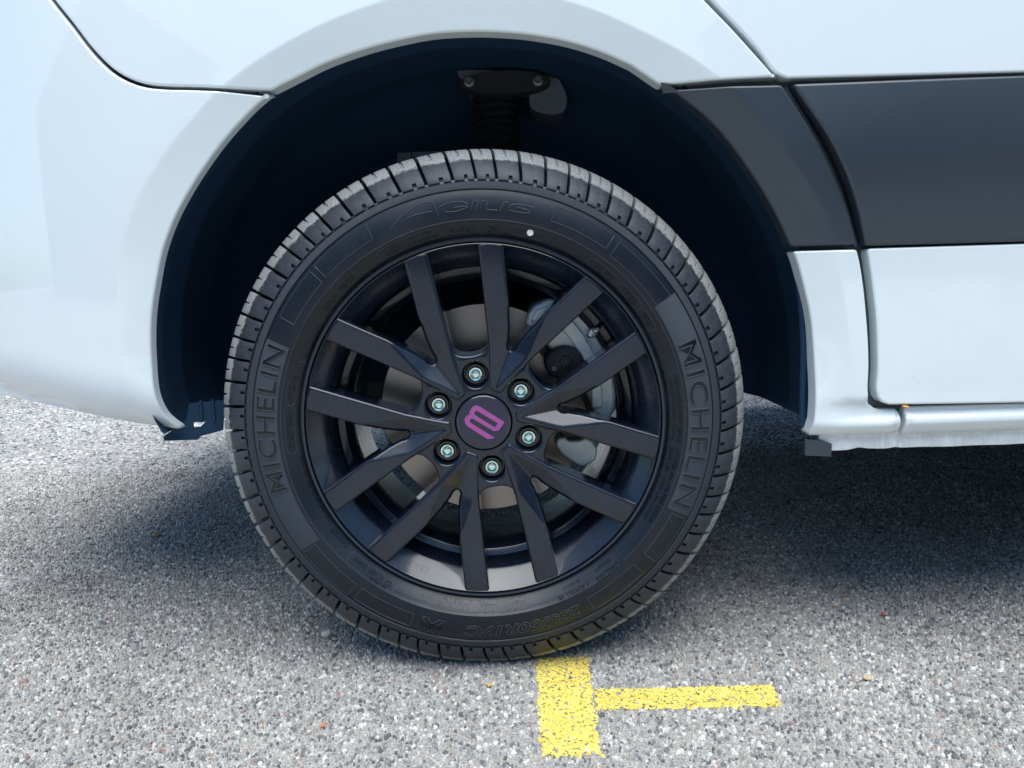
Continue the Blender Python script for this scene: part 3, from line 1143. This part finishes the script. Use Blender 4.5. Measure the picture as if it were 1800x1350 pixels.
def skirt(first, rings):
    prev = first
    m = len(first)
    for ring_ in rings:
        n_ = len(mb.v)
        mb.v += ring_
        cur = list(range(n_, n_ + m))
        for i in range(m):
            j = (i + 1) % m
            mb.f.append((prev[i], prev[j], cur[j], cur[i]))
        prev = cur


E0, H0 = np.array(edge0), np.array(hub)
skirt(near(edge0), [[(float(x), Yh + RO * (1 - math.cos(R(q))), float(z)) for x, z in E0 + (H0 - E0) * math.sin(R(q))] for q in (22.5, 45, 67.5, 90)]
      + [[(x * 1.02, 0.05, z * 1.02) for x, z in hub]])
skirt(near(ctr), [[(x, 0.02, z) for x, z in ctr]])
for L, G in zip(holes, h0):
    skirt(near(G), [[(x, Yh + RH * (1 - math.cos(R(q))), z) for x, z in grown(L, RH * (1 - math.sin(R(q))))] for q in (22.5, 45, 67.5, 90)]
          + [[(x, y, z) for x, z in grown(L, d)] for d, y in ((-.0014, .0185), (-.0020, .028), (-.007, .0285), (-.0075, .031))])
hp = link('hub_plate', mb.mesh('hub_plate', ang=40), wheel, M['alloy'])

bolt = MB()
bolt.revolve([(0.0, 0.0178), (0.0030, 0.0176), (0.0046, 0.0182), (0.0052, 0.0200), (0.0055, 0.0240), (0.0062, 0.0240), (0.0064, 0.0160), (0.0068, 0.0146), (0.0086, 0.0142), (0.0094, 0.0150), (0.0096, 0.0165), (0.0096, 0.026)], 36)
bme = bolt.mesh('wheel_bolt', ang=40)
col = MB()
col.revolve([(0.0100, 0.030), (0.0100, 0.0175), (0.0104, 0.0168), (0.0126, 0.0168), (0.0131, 0.0174), (0.0133, 0.030)], 36)
cme = col.mesh('bolt_collar', ang=40)
for k in range(6):
    b = R(37.6 + 60 * k)
    o = link('wheel_bolt', bme, wheel, M['wheel_bolt'])
    o.location = (RB * math.cos(b), 0, RB * math.sin(b))
    o.rotation_euler = (0, 1.3 * k, 0)
    o = link('bolt_collar', cme, wheel, M['pocket'])
    o.location = (RB * math.cos(b), 0, RB * math.sin(b))

mb = MB()
mb.revolve([(0.0, 0.0036), (0.018, 0.0038), (0.0330, 0.0046), (0.0338, 0.0048)], 96)
cap = link('centre_cap', mb.mesh('centre_cap', ang=60), wheel, M['cap'])
mb = MB()
mb.revolve([(0.0338, 0.0048), (0.0345, 0.0046), (0.0358, 0.0056), (0.0366, 0.0076), (0.0366, 0.02)], 96)
link('cap_edge', mb.mesh('cap_edge', ang=60), wheel, M['cap_rim'])
# purple badge: a doubled loop like a lying letter
EM = np.array([(450, 800), (460, 745), (510, 690), (572, 662), (570, 620), (585, 585), (640, 500), (675, 475), (720, 465), (780, 477), (1350, 868), (1220, 1055), (1100, 1068), (615, 752), (560, 815), (575, 852),
               (1115, 1222), (1080, 1235), (955, 1247), (520, 945), (470, 880)], float)
EH = np.array([(672, 648), (722, 582), (745, 590), (1197, 890), (1132, 988), (690, 678)], float)


def em(a):
    return [((x - 878) / 1800 * 140 / 1333, -(y - 868) / 1350 * 105 / 1333) for x, y in a]


V2, F2 = cdt([], [em(EM), em(EH)])
mb = MB()
mb.add([(x, 0.0030 + 0.4 * (x * x + z * z) * 1.2, z) for x, z in V2], [tuple(f) for f in F2])
for L in (em(EM), em(EH)):
    m = len(L)
    mb.add([(x, 0.0030 + 0.48 * (x * x + z * z), z) for x, z in L] + [(x, 0.0052, z) for x, z in L], [(i, (i + 1) % m, m + (i + 1) % m, m + i) for i in range(m)])
link('cap_badge', mb.mesh('cap_badge', ang=30), wheel, M['purple'])

# valve
mb = MB()
mb.revolve([(0.0, 0.0), (0.0026, 0.0), (0.0036, 0.0008), (0.0038, 0.011), (0.0031, 0.0115), (0.0031, 0.0135), (0.0056, 0.014), (0.0060, 0.0155), (0.0050, 0.017), (0.0066, 0.018), (0.0068, 0.0215), (0.0058, 0.0225), (0.0058, 0.03)], 20)
me = mb.mesh('valve_stem', ang=35)
vl = link('valve_stem', me, wheel, M['valve'])
av = R(36.0)
vl.location = (0.1945 * math.cos(av), 0.046, 0.1945 * math.sin(av))
vl.rotation_euler = (R(-16), 0, R(14))

# ------------------------------------------------------------------ tyre
PROF = [(0.2330, 0.014), (0.2344, 0.006), (0.2350, 0.0015), (0.2358, -0.0008), (0.2380, -0.0014), (0.2394, -0.0002), (0.2402, 0.0040), (0.2412, 0.0042), (0.2424, 0.0032),
        (0.2460, 0.0000), (0.2500, -0.0036), (0.2540, -0.0070), (0.2580, -0.0102), (0.2605, -0.0118), (0.2612, -0.0126), (0.2624, -0.0134), (0.2636, -0.0134), (0.2660, -0.0136), (0.2700, -0.0138), (0.2750, -0.0138),
        (0.2800, -0.0134), (0.2850, -0.0126), (0.2900, -0.0114), (0.2950, -0.0098), (0.2990, -0.0083), (0.2996, -0.0094), (0.3004, -0.0098), (0.3030, -0.0091), (0.3060, -0.0080), (0.3086, -0.0068), (0.3092, -0.0054), (0.3100, -0.0046),
        (0.3125, -0.0030), (0.3135, 0.0030), (0.3160, 0.0100), (0.3205, 0.0190), (0.3260, 0.0290), (0.3330, 0.041), (0.3400, 0.052), (0.3450, 0.063),
        (0.3465, 0.0660), (0.3545, 0.0672), (0.3556, 0.0682), (0.3568, 0.100), (0.3570, 0.1010), (0.349, 0.1020), (0.349, 0.1090), (0.357, 0.1100), (0.3570, 0.140), (0.3480, 0.150), (0.3400, 0.215), (0.31, 0.228),
        (0.27, 0.235), (0.2400, 0.222), (0.2330, 0.205)]
PR = np.array([p[0] for p in PROF[:40]])
PY = np.array([p[1] for p in PROF[:40]])


def side_y(r):
    return np.interp(r, PR, PY)


mb = MB()
NS = 288
mb.revolve(PROF, NS)
me = pymesh('tyre', mb.v, mb.f)
me.materials.append(M['rubber'])
me.materials.append(M['knurl'])
pm = len(PROF) - 1
mi = np.zeros(len(me.polygons), np.int32)
for k in range(pm):
    rm = (PROF[k][0] + PROF[k + 1][0]) / 2
    if (0.2999 < rm < 0.3089 and k < 40) or (0.2356 < rm < 0.2396 and k < 10):
        mi[k::pm] = 1
me.polygons.foreach_set('material_index', mi)
bm = bmesh.new()
bm.from_mesh(me)
bmesh.ops.recalc_face_normals(bm, faces=bm.faces)
bm.to_mesh(me)
bm.free()
sharp(me, 38)
tyre = link('tyre', me, wheel)


def side_pt(r, deg, lift=0.0):
    a = R(deg)
    y = float(side_y(r)) - lift
    return (r * math.cos(a), y, r * math.sin(a))


# shoulder blocks: profile rows from the buttress over the shoulder to the groove
ROWS = [(0.3118, -0.0052), (0.3148, -0.0046), (0.3187, -0.0026), (0.3245, 0.0012), (0.3308, 0.0062), (0.3368, 0.0120), (0.3428, 0.0188), (0.3484, 0.0262), (0.3528, 0.0345), (0.3556, 0.0430), (0.3570, 0.0525), (0.3575, 0.0620)]
WEAR = [0, 0, 0, 0.0, 0.12, 0.42, 0.85, 1, 1, 1, 1, 1]
SKEW = [0, 0.05, .15, .35, .6, .8, 1.0, 1.2, 1.45, 1.7, 2.0, 2.3]
LOW = [(0.3090, 0.004), (0.3105, 0.004), (0.312, 0.008), (0.314, 0.014), (0.318, 0.021), (0.323, 0.028), (0.328, 0.036), (0.333, 0.044), (0.338, 0.051), (0.342, 0.057), (0.3450, 0.062), (0.3455, 0.066)]


def lug_mesh(width):
    """one tread block; width in degrees of arc"""
    cols = [0, .04, .32, .345, .475, .50, .555, .585, .96, 1.0]
    hw = width * 0.87
    nr, nc = len(ROWS), len(cols)
    vs, wear = [], []
    for i, (r_, y_) in enumerate(ROWS):
        for j, c_ in enumerate(cols):
            ang = (c_ - .5) * hw + SKEW[i]
            rr_, yy_ = r_, y_
            if i <= 2 and 3 <= j <= 4:                    # notch at the foot of the block
                rr_, yy_ = (ROWS[i][0] + .0005, ROWS[i][1] + .0040) if i < 2 else (ROWS[2][0] - .0002, ROWS[2][1])
                if i == 1:
                    rr_, yy_ = ROWS[2][0] - .0006, ROWS[2][1] + .0034
            if i >= 7 and j in (5, 6):                    # sipe across the tread surface
                k = .0028 * (1 if j == 5 else .9)
                rr_ -= k
                yy_ += 0.0004
            edge = .0006 if j in (0, nc - 1) else 0
            rr_ -= edge * (0.8 if i > 5 else .3)
            yy_ += edge * (0.8 if i <= 6 else .2)
            a = R(ang + 90)
            vs.append((rr_ * math.cos(a), yy_, rr_ * math.sin(a)))
            wear.append(WEAR[i])
    fs = []
    for i in range(nr - 1):
        for j in range(nc - 1):
            fs.append((i * nc + j, i * nc + j + 1, (i + 1) * nc + j + 1, (i + 1) * nc + j))
    # skirt down into the carcass
    ring = [(0, j) for j in range(nc)] + [(i, nc - 1) for i in range(1, nr)] + [(nr - 1, j) for j in range(nc - 2, -1, -1)] + [(i, 0) for i in range(nr - 2, 0, -1)]
    o = len(vs)
    for i, j in ring:
        lr, ly = LOW[i]
        p = vs[i * nc + j]
        a = math.atan2(p[2], p[0])
        vs.append((lr * math.cos(a), ly, lr * math.sin(a)))
        wear.append(0)
    m = len(ring)
    for q in range(m):
        w_ = (q + 1) % m
        fs.append((ring[q][0] * nc + ring[q][1], ring[w_][0] * nc + ring[w_][1], o + w_, o + q))
    me = pymesh('tread_block', vs, fs)
    at_ = me.attributes.new('wear', 'FLOAT', 'POINT')
    at_.data.foreach_set('value', np.array(wear, np.float32))
    bm = bmesh.new()
    bm.from_mesh(me)
    bmesh.ops.recalc_face_normals(bm, faces=bm.faces)
    bm.to_mesh(me)
    bm.free()
    sharp(me, 32)
    me.materials.append(M['tread'])
    return me


seq = [6.2, 6.2, 5.3, 4.7, 5.6, 5.7, 5.3, 4.7, 5.3, 5.6, 6.2, 5.6, 4.7, 5.3, 5.7, 6.2]
full = (seq * 5)
tot, use = 0, []
for w_ in full:
    if tot + w_ > 361:
        break
    use.append(w_)
    tot += w_
fix = 360.0 / tot
lugs = {}
ang = 107.1
for w_ in use:
    if w_ not in lugs:
        lugs[w_] = lug_mesh(w_ * fix)
    o = link('tread_block', lugs[w_], wheel)
    mid = ang - w_ * fix / 2
    o.rotation_euler = (0, -R(mid - 90), 0)
    ang -= w_ * fix


def path_on_side(pts, lift=0.0002, step=0.8):
    """pts of (radius mm, degrees): polyline refined and laid on the sidewall"""
    out = []
    for (r0, a0), (r1, a1) in zip(pts[:-1], pts[1:]):
        n_ = max(1, int(max(abs(a1 - a0) / step, abs(r1 - r0) / 4)))
        for i in range(n_):
            t = i / n_
            out.append(side_pt((r0 + (r1 - r0) * t) / 1000, a0 + (a1 - a0) * t, lift))
    out.append(side_pt(pts[-1][0] / 1000, pts[-1][1], lift))
    return out


# framed blank fields round the sidewall
def frame(r0, r1, a0, a1, rad=0.0005):
    mb = MB()
    mb.tube(path_on_side([(r0, a0), (r1, a0), (r1, a1), (r0, a1), (r0, a0)]), rad, 5)
    for r_, a_ in ((r0 + 5, a0 + (2 if a1 > a0 else -2)), (r0 + 6, a1 - (2 if a1 > a0 else -2))):
        p = side_pt(r_ / 1000, a_, 0.0)
        mb.box(p, (.0012, .0014, .0012))
    link('moulded_frame', mb.mesh('moulded_frame'), wheel, M['ridge'])


for f_ in ((274, 293, 69.6, 53.5), (270, 291, 51.5, 32.0), (275, 297, -146.3, -130.3), (275, 295, -128.4, -112.0), (274, 294, -61.6, -45.4),
           (275, 297, -27.5, -41.2), (273, 294, 135.7, 149.4), (274, 295, 134.0, 117.8)):
    frame(*f_)


# ribbed fields that carry the maker's name
def sector(r0, r1, a0, a1, lift):
    na, nr_ = int(abs(a1 - a0) / .8), 8
    vs, fs = [], []
    for i in range(na + 1):
        for j in range(nr_ + 1):
            vs.append(side_pt(r0 + (r1 - r0) * j / nr_, a0 + (a1 - a0) * i / na, lift))
    for i in range(na):
        for j in range(nr_):
            q = i * (nr_ + 1) + j
            fs.append((q, q + nr_ + 1, q + nr_ + 2, q + 1))
    n0 = len(vs)
    bd = [i * (nr_ + 1) for i in range(na + 1)] + [na * (nr_ + 1) + j for j in range(1, nr_ + 1)] + [i * (nr_ + 1) + nr_ for i in range(na - 1, -1, -1)] + [j for j in range(nr_ - 1, 0, -1)]
    for q in bd:
        v = vs[q]
        vs.append((v[0], v[1] + lift + .001, v[2]))
    for q in range(len(bd)):
        w_ = (q + 1) % len(bd)
        fs.append((bd[q], bd[w_], n0 + w_, n0 + q))
    mb = MB()
    mb.add(vs, fs)
    return mb.mesh('brand_field', ang=40)


link('brand_field', sector(.2665, .2985, 33, -26.6, .0004), wheel, M['panel_rib'])
link('brand_field', sector(.2665, .2985, 155.8, 213.0, .0004), wheel, M['panel_rib'])


def text_on_side(txt, r0, h, a0, a1, raise_=0.0004, thick=0.0, outline_=False, shear=0.0, bold=0.0, material=None, yfun=None, flip=False, name='raised_lettering', tube=0.0004, adv=0.0):
    """letters of height h standing on the circle r0, reading clockwise from a0 to a1 (degrees)"""
    cu = bpy.data.curves.new('t', 'FONT')
    cu.body = txt
    cu.size = 1.0
    cu.shear = shear
    cu.space_character = 1.0 + adv
    cu.resolution_u = 3
    cu.offset = bold
    if outline_:
        cu.fill_mode = 'NONE'
        cu.bevel_depth = tube / (h / 0.73)
        cu.bevel_resolution = 1
    else:
        cu.extrude = 0.5
    to = bpy.data.objects.new('t', cu)
    COL.objects.link(to)
    dg = bpy.context.evaluated_depsgraph_get()
    dg.update()
    me = bpy.data.meshes.new_from_object(to.evaluated_get(dg))
    bpy.data.objects.remove(to)
    bpy.data.curves.remove(cu)
    bm = bmesh.new()
    bm.from_mesh(me)
    ymax = max(v.co.y for v in bm.verts)
    if h > .01:
        for q in np.linspace(0.08, ymax - .05, 7):
            bmesh.ops.bisect_plane(bm, geom=bm.verts[:] + bm.edges[:] + bm.faces[:], dist=1e-5, plane_co=(0, float(q), 0), plane_no=(0, 1, 0))
    bm.to_mesh(me)
    bm.free()
    n_ = len(me.vertices)
    co = np.zeros(n_ * 3, np.float32)
    me.vertices.foreach_get('co', co)
    co = co.reshape(-1, 3)
    x0, x1 = co[:, 0].min(), co[:, 0].max()
    s = h / 0.73
    if flip:
        t = (co[:, 0] - x0) / (x1 - x0)
        th = R(a0) + (R(a1) - R(a0)) * t
        rr_ = r0 - co[:, 1] * s
    else:
        t = (co[:, 0] - x0) / (x1 - x0)
        th = R(a0) + (R(a1) - R(a0)) * t
        rr_ = r0 + co[:, 1] * s
    yf = yfun or side_y
    base = yf(rr_)
    if outline_:
        yy = base - raise_ * .5 - co[:, 2] * s * .8
    else:
        yy = base + np.where(co[:, 2] > 0, -raise_, raise_)
    out = np.stack([rr_ * np.cos(th), yy, rr_ * np.sin(th)], 1).astype(np.float32)
    me.vertices.foreach_set('co', out.ravel())
    me.update()
    bm = bmesh.new()
    bm.from_mesh(me)
    bmesh.ops.recalc_face_normals(bm, faces=bm.faces)
    bm.to_mesh(me)
    bm.free()
    me.materials.clear()
    o_ = link(name, me, wheel, material or M['letter'])
    return o_


# maker's name twice: dark solid letters with a raised outline
for a0, a1 in ((20.6, -25.0), (-163.5 + 360, 156.6)):
    text_on_side('MICHELIN', .2705, .0255, a0, a1, .0010, bold=0.012, shear=0.0, adv=.10)
    text_on_side('MICHELIN', .2705, .0255, a0, a1, .0018, outline_=True, bold=0.012, tube=.00050, adv=.10, name='letter_outline', material=M['ridge'])
AG = [[(273.5, 112.73), (281.4, 109.84), (287.4, 106.3), (291.8, 102.84), (291.2, 100.95), (288.5, 100.12), (281.0, 99.73), (272.5, 99.49)], [(279.3, 107.67), (279.8, 104.55), (278.7, 100.83)],
      [(280.9, 91.52), (283.9, 92.6), (285.4, 94.0), (284.8, 96.66), (282.7, 98.43), (280.2, 98.9)], [(277.8, 97.76), (274.8, 97.38), (273.6, 96.04), (274.1, 94.03), (278.3, 91.61), (278.5, 95.15)],
      [(273.2, 91.06), (284.6, 90.09), (284.2, 88.78), (272.7, 89.57)], [(275.2, 88.45), (284.4, 87.95), (284.1, 86.52), (273.8, 87.09), (273.5, 83.99)], [(272.6, 83.35), (284.4, 82.46), (284.1, 81.26)],
      [(275.5, 80.93), (274.4, 79.15), (274.7, 77.15), (276.7, 75.36), (279.2, 76.35), (280.0, 79.08)], [(278.4, 81.0), (281.9, 80.6), (283.9, 78.97), (283.7, 74.94)]]
mb = MB()
for i, st_ in enumerate(AG):
    p = st_ if i in (4, 5, 6) else catmull(st_, 0.7)
    mb.tube(path_on_side(p, .0002, .5), .00055, 6)
link('raised_lettering', mb.mesh('raised_lettering', ang=80), wheel, M['ridge'])
text_on_side('235/60R17C', .2765, .0150, -64.5, -97.6, .0012, outline_=True, shear=.25, bold=.03, tube=.0005, material=M['ridge'])
text_on_side('X', .2755, .0225, -103.0, -110.0, .0012, outline_=True, bold=.05, tube=.0005, material=M['ridge'])
text_on_side('GREEN', .2835, .0062, -103.6, -109.6, .0014, bold=.02)
small = [('235/60R17C', .2525, .0062, -79.0, -92.3), ('LT', .2452, .0042, -80.3, -82.3), ('10PR', .2452, .0042, -89.0, -92.5), ('117/115  S', .2520, .0060, -94.6, -106.2),
         ('AT 525 kPa', .2455, .0046, -95.6, -105.0), ('MICHELIN\u00ae', .2560, .0056, -58.8, -69.4), ('TUBELESS', .2572, .0056, -46.6, -56.4), ('ZRA66W', .2490, .0036, -49.5, -55.5),
         ('06-1620T-01', .2490, .0026, -61.0, -67.0), ('DANGER', .2455, .0056, -139.6, -147.2), ('DO NOT USE ON 17.5\u00b0  15\u00b0 DROP', .2430, .0034, -149.2, -171.5),
         ('E2', .2510, .0054, -121.6, -123.8), ('0216800  S2WR2', .2495, .0046, -124.6, -135.5), ('0017602', .2560, .0036, -122.6, -128.5),
         ('MO', .2490, .0062, -189.5, -193.8), ('V', .2490, .0062, -195.0, -197.0), ('DOT B9X', .2500, .0056, -175.0, -186.0), ('WARNING:', .2415, .0050, 157.2, 145.9),
         ('MADE IN', .2480, .0052, 141.6, 136.2), ('POLAND', .2490, .0052, 134.2, 128.4), ('RADIAL', .2480, .0046, 97.2, 90.0), ('X', .2460, .0080, 86.5, 83.4),
         ('DOT  1234  M3J', .2520, .0040, 115.5, 102.5), ('SIDEWALL: 2 POLYESTER', .2470, .0030, 117.0, 101.0), ('155 AH', .2480, .0060, 53.8, 46.6), ('1722', .2480, .0056, 42.0, 36.8), ('X02', .2480, .0056, 33.0, 29.2),
         ('MAX LOAD SINGLE 1285 kg', .2545, .0038, 12.6, -7.2), ('MAX LOAD DUAL 1215 kg', .2480, .0038, 12.2, -7.0), ('AT 525 kPa (76 PSI) COLD', .2545, .0040, -9.0, -33.0), ('2835 LBS - 2680 LBS COLD', .2480, .0040, -9.2, -33.0),
         ('TREAD: 2 POLYESTER + 2 STEEL + 1 POLYAMIDE', .2428, .0024, 82, 30), ('REGROOVABLE  ROTATION  INFLATION', .2428, .0024, 140, 100), ('SAFETY WARNING: SERIOUS INJURY MAY RESULT', .2428, .0022, 15, -45)]
for t_ in small:
    text_on_side(*t_, raise_=.0009, bold=.004)
# rounded frames round some of the small print, the warning triangles, balance marks
mb = MB()


def pill(r0, r1, a0, a1):
    rm, rh = (r0 + r1) / 2, (r1 - r0) / 2
    da = math.degrees(rh / rm)
    s_ = 1 if a1 > a0 else -1
    pts = []
    for t in np.linspace(-90, 90, 9):
        pts.append((rm + rh * math.sin(R(t)), a0 - s_ * da * math.cos(R(t))))
    for t in np.linspace(90, 270, 9):
        pts.append((rm + rh * math.sin(R(t)), a1 - s_ * da * math.cos(R(t))))
    pts.append(pts[0])
    return path_on_side(pts, .0001)


for f_ in ((245.5, 259.5, -94.2, -107.2), (244, 250.5, -79.8, -82.8), (244, 250.5, -88.5, -92.9), (247.5, 260.5, -121.5, -136), (247.5, 257.5, -188.8, -194.4), (248, 258, -174.3, -186.5),
           (246.0, 258.5, 118, 101.5), (246, 256, 54.5, 46), (246, 256, 42.8, 36), (246, 256, 33.8, 28.4), (247, 257, 79, 71), (247.5, 255.5, -110, -110.6)):
    mb.tube(pill(*f_), .00028, 5, True)
for a_, s_ in ((-137.6, 1), (159.2, 1)):
    mb.tube(path_on_side([(245, a_ + 1), (245, a_ - 1), (252, a_), (245, a_ + 1)], .0001), .0003, 5)
for a_ in range(0, 360, 17):
    mb.box(side_pt(.2630, a_ + 4, 0), (.0010, .0022, .0010))
for r_ in (262.0,):
    mb.tube([side_pt(r_ / 1000, a_, .0003) for a_ in np.arange(0, 360, 1.5)], .0004, 5, True)
link('moulded_line', mb.mesh('moulded_line'), wheel, M['ridge'])
mb = MB()
p = side_pt(.2533, 74.2)
mb.revolve([(0.0, p[1] - .0030), (.0040, p[1] - .0028), (.0043, p[1] + .003)], 20, (p[0], p[2]))
link('paint_dot', mb.mesh('paint_dot'), wheel, M['white_dot'])


# cast lettering on the rim face
def rim_y(r):
    return np.interp(r, [0.2095, 0.2200, 0.2305], [0.0245, 0.0135, 0.0028])


text_on_side('6.5J x 17  H2', .2180, .0058, 11.5, -4.5, .0007, yfun=rim_y, material=M['alloy'], flip=False, name='cast_lettering', bold=.01)
text_on_side('12JR-00247 (E)', .2258, .0058, 58.0, 74.5, .0007, yfun=rim_y, material=M['alloy'], flip=True, name='cast_lettering', bold=.01)
text_on_side('KBA 51', .2180, .0058, -112.0, -121.0, .0006, yfun=rim_y, material=M['alloy'], name='cast_lettering', bold=.01)

# ------------------------------------------------------------------ brake
mb = MB()
mb.revolve([(0.088, 0.118), (0.0885, 0.1125), (0.1515, 0.112), (0.1530, 0.1135), (0.1530, 0.1175), (0.1522, 0.1180), (0.1522, 0.1230), (0.1530, 0.1235), (0.1530, 0.137), (0.1515, 0.138), (0.09, 0.138)], 128)
disc = link('brake_disc', mb.mesh('brake_disc', ang=30), van, M['disc'])
disc.location = (0, 0, ZC)
mb = MB()
mb.revolve([(0.0, 0.055), (0.066, 0.055), (0.074, 0.058), (0.0775, 0.064), (0.0785, 0.108), (0.0800, 0.1165), (0.0895, 0.1175)], 72)
link('disc_hat', mb.mesh('disc_hat', ang=35), disc, M['hat'])

mb = MB()
cal = [(0.060, 0.470), (0.064, 0.487), (0.074, 0.499), (0.092, 0.507), (0.112, 0.506), (0.132, 0.494), (0.150, 0.474), (0.166, 0.449), (0.176, 0.424), (0.183, 0.396), (0.186, 0.365), (0.184, 0.345), (0.176, 0.333),
       (0.160, 0.332), (0.152, 0.352), (0.140, 0.380), (0.122, 0.402), (0.104, 0.424), (0.088, 0.446), (0.074, 0.462)]
mb.prism(cal[::-1], 0.078, 0.165)
calo = link('brake_caliper', mb.mesh('brake_caliper', ang=30), van, M['caliper'])
bevel(calo, 0.007, 4, 30)
mb = MB()
mb.prism([(0.105, 0.487), (0.122, 0.482), (0.140, 0.458), (0.156, 0.428), (0.165, 0.392), (0.166, 0.352), (0.150, 0.352), (0.150, 0.388), (0.140, 0.420), (0.124, 0.448), (0.106, 0.470)], 0.0705, 0.079)
mb.prism([(0.068, 0.478), (0.076, 0.492), (0.092, 0.497), (0.098, 0.486), (0.086, 0.470)], 0.0715, 0.079)
o = link('caliper_bridge', mb.mesh('caliper_bridge', ang=30), calo, M['caliper'])
bevel(o, 0.003, 3, 30)
mb = MB()
mb.prism([(0.098, 0.300), (0.101, 0.309), (0.112, 0.311), (0.116, 0.305), (0.134, 0.305), (0.140, 0.309), (0.151, 0.303), (0.158, 0.291), (0.155, 0.275), (0.137, 0.266), (0.124, 0.272), (0.106, 0.286)][::-1], 0.076, 0.15)
o = link('caliper_foot', mb.mesh('caliper_foot', ang=30), calo, M['caliper'])
bevel(o, 0.004, 3, 30)
mb = MB()
mb.revolve([(0.0, 0.0640), (0.020, 0.0645), (0.0245, 0.0665), (0.0258, 0.071), (0.0258, 0.085)], 40)
me = mb.mesh('piston_cover')
for v in me.vertices:
    v.co = (0.113 + v.co.x * 1.08, v.co.y, 0.418 + v.co.z * .92)
link('piston_cover', me, calo, M['boot'])
mb = MB()
mb.revolve([(0.0, 0.0600), (0.0045, 0.0600), (0.0048, 0.0615), (0.0088, 0.062), (0.0095, 0.0632), (0.0105, 0.068)], 6, (0.1155, 0.4195))
link('cover_bolt', mb.mesh('cover_bolt', ang=20), calo, M['bellows'])
mb = MB()
bc = (0.0985, 0.4105)
mb.tube([(bc[0] + .0027 * math.cos(t), 0.0638, bc[1] + .0027 * math.sin(t)) for t in np.linspace(0, 2 * PI, 20, endpoint=False)], .00035, 5, True)
for t in (90, 210, 330):
    mb.tube([(bc[0], 0.0638, bc[1]), (bc[0] + .0025 * math.cos(R(t)), 0.0638, bc[1] + .0025 * math.sin(R(t)))], .00035, 5)
link('cover_emblem', mb.mesh('cover_emblem'), calo, M['silver_print'])
mb = MB()
mb.prism([(0.103, 0.325), (0.152, 0.330), (0.150, 0.300), (0.138, 0.296), (0.130, 0.302), (0.112, 0.308)][::-1], 0.09, 0.15)
mb.prism([(0.092, 0.470), (0.070, 0.465), (0.080, 0.430), (0.110, 0.395), (0.140, 0.36), (0.150, 0.33), (0.165, 0.34), (0.15, 0.40)], 0.096, 0.16)
link('brake_pad', mb.mesh('brake_pad', ang=30), calo, M['boot'])

# ------------------------------------------------------------------ loose stones on the ground
PEB = [('pebble', (-0.0052, -0.0401), .0034, (0.75, 0.40, 0.08), 'small orange grit just left of the broad yellow bar', 'stone'),
       ('pebble', (0.4905, -0.0562), .0050, (0.66, 0.52, 0.30), 'pale tan loose stone right of the thin yellow strip', 'stone'),
       ('pebble', (-0.745, 0.62), .0080, (0.42, 0.28, 0.14), 'brown loose stone below the bumper corner at the left', 'stone'),
       ('pebble', (-0.2581, 0.1200), .0085, (0.58, 0.60, 0.52), 'whitish crumbly lump at the lower left edge of the tyre', 'stone'),
       ('pebble', (-0.2073, -0.1192), .0034, (0.60, 0.22, 0.10), 'small rust red chip on the pale asphalt at the lower left', 'stone'),
       ('pebble', (0.5978, 0.1225), .0042, (0.42, 0.15, 0.12), 'dull red chip on the shaded asphalt right of the tyre', 'stone'),
       ]
for nm, (px_, py_), r_, col_, lab, cat in PEB:
    bm = bmesh.new()
    bmesh.ops.create_icosphere(bm, subdivisions=2, radius=r_)
    for v in bm.verts:
        v.co *= 1 + random.uniform(-.22, .18)
        v.co.z *= .62
        v.co.x *= 1.2
    me = bpy.data.meshes.new(nm)
    bm.to_mesh(me)
    bm.free()
    mm = mat('pebble_stone', col_, .85)
    n_ = NT(mm)
    f = n_.noise(n_.coord('Object'), 500, 4, .7)
    n_.link(n_.mix(1.0, (*col_,), n_.ramp(f, [(0.3, .55), (.7, 1.3)]), 'MULTIPLY'), n_.b.inputs['Base Color'])
    n_.bump(f, .5, .001)
    o = link(nm, me, None, mm, label=lab, category=cat)
    o.location = (px_, py_, .003 + r_ * .40)
    o.rotation_euler = (0, 0, random.uniform(0, 6))
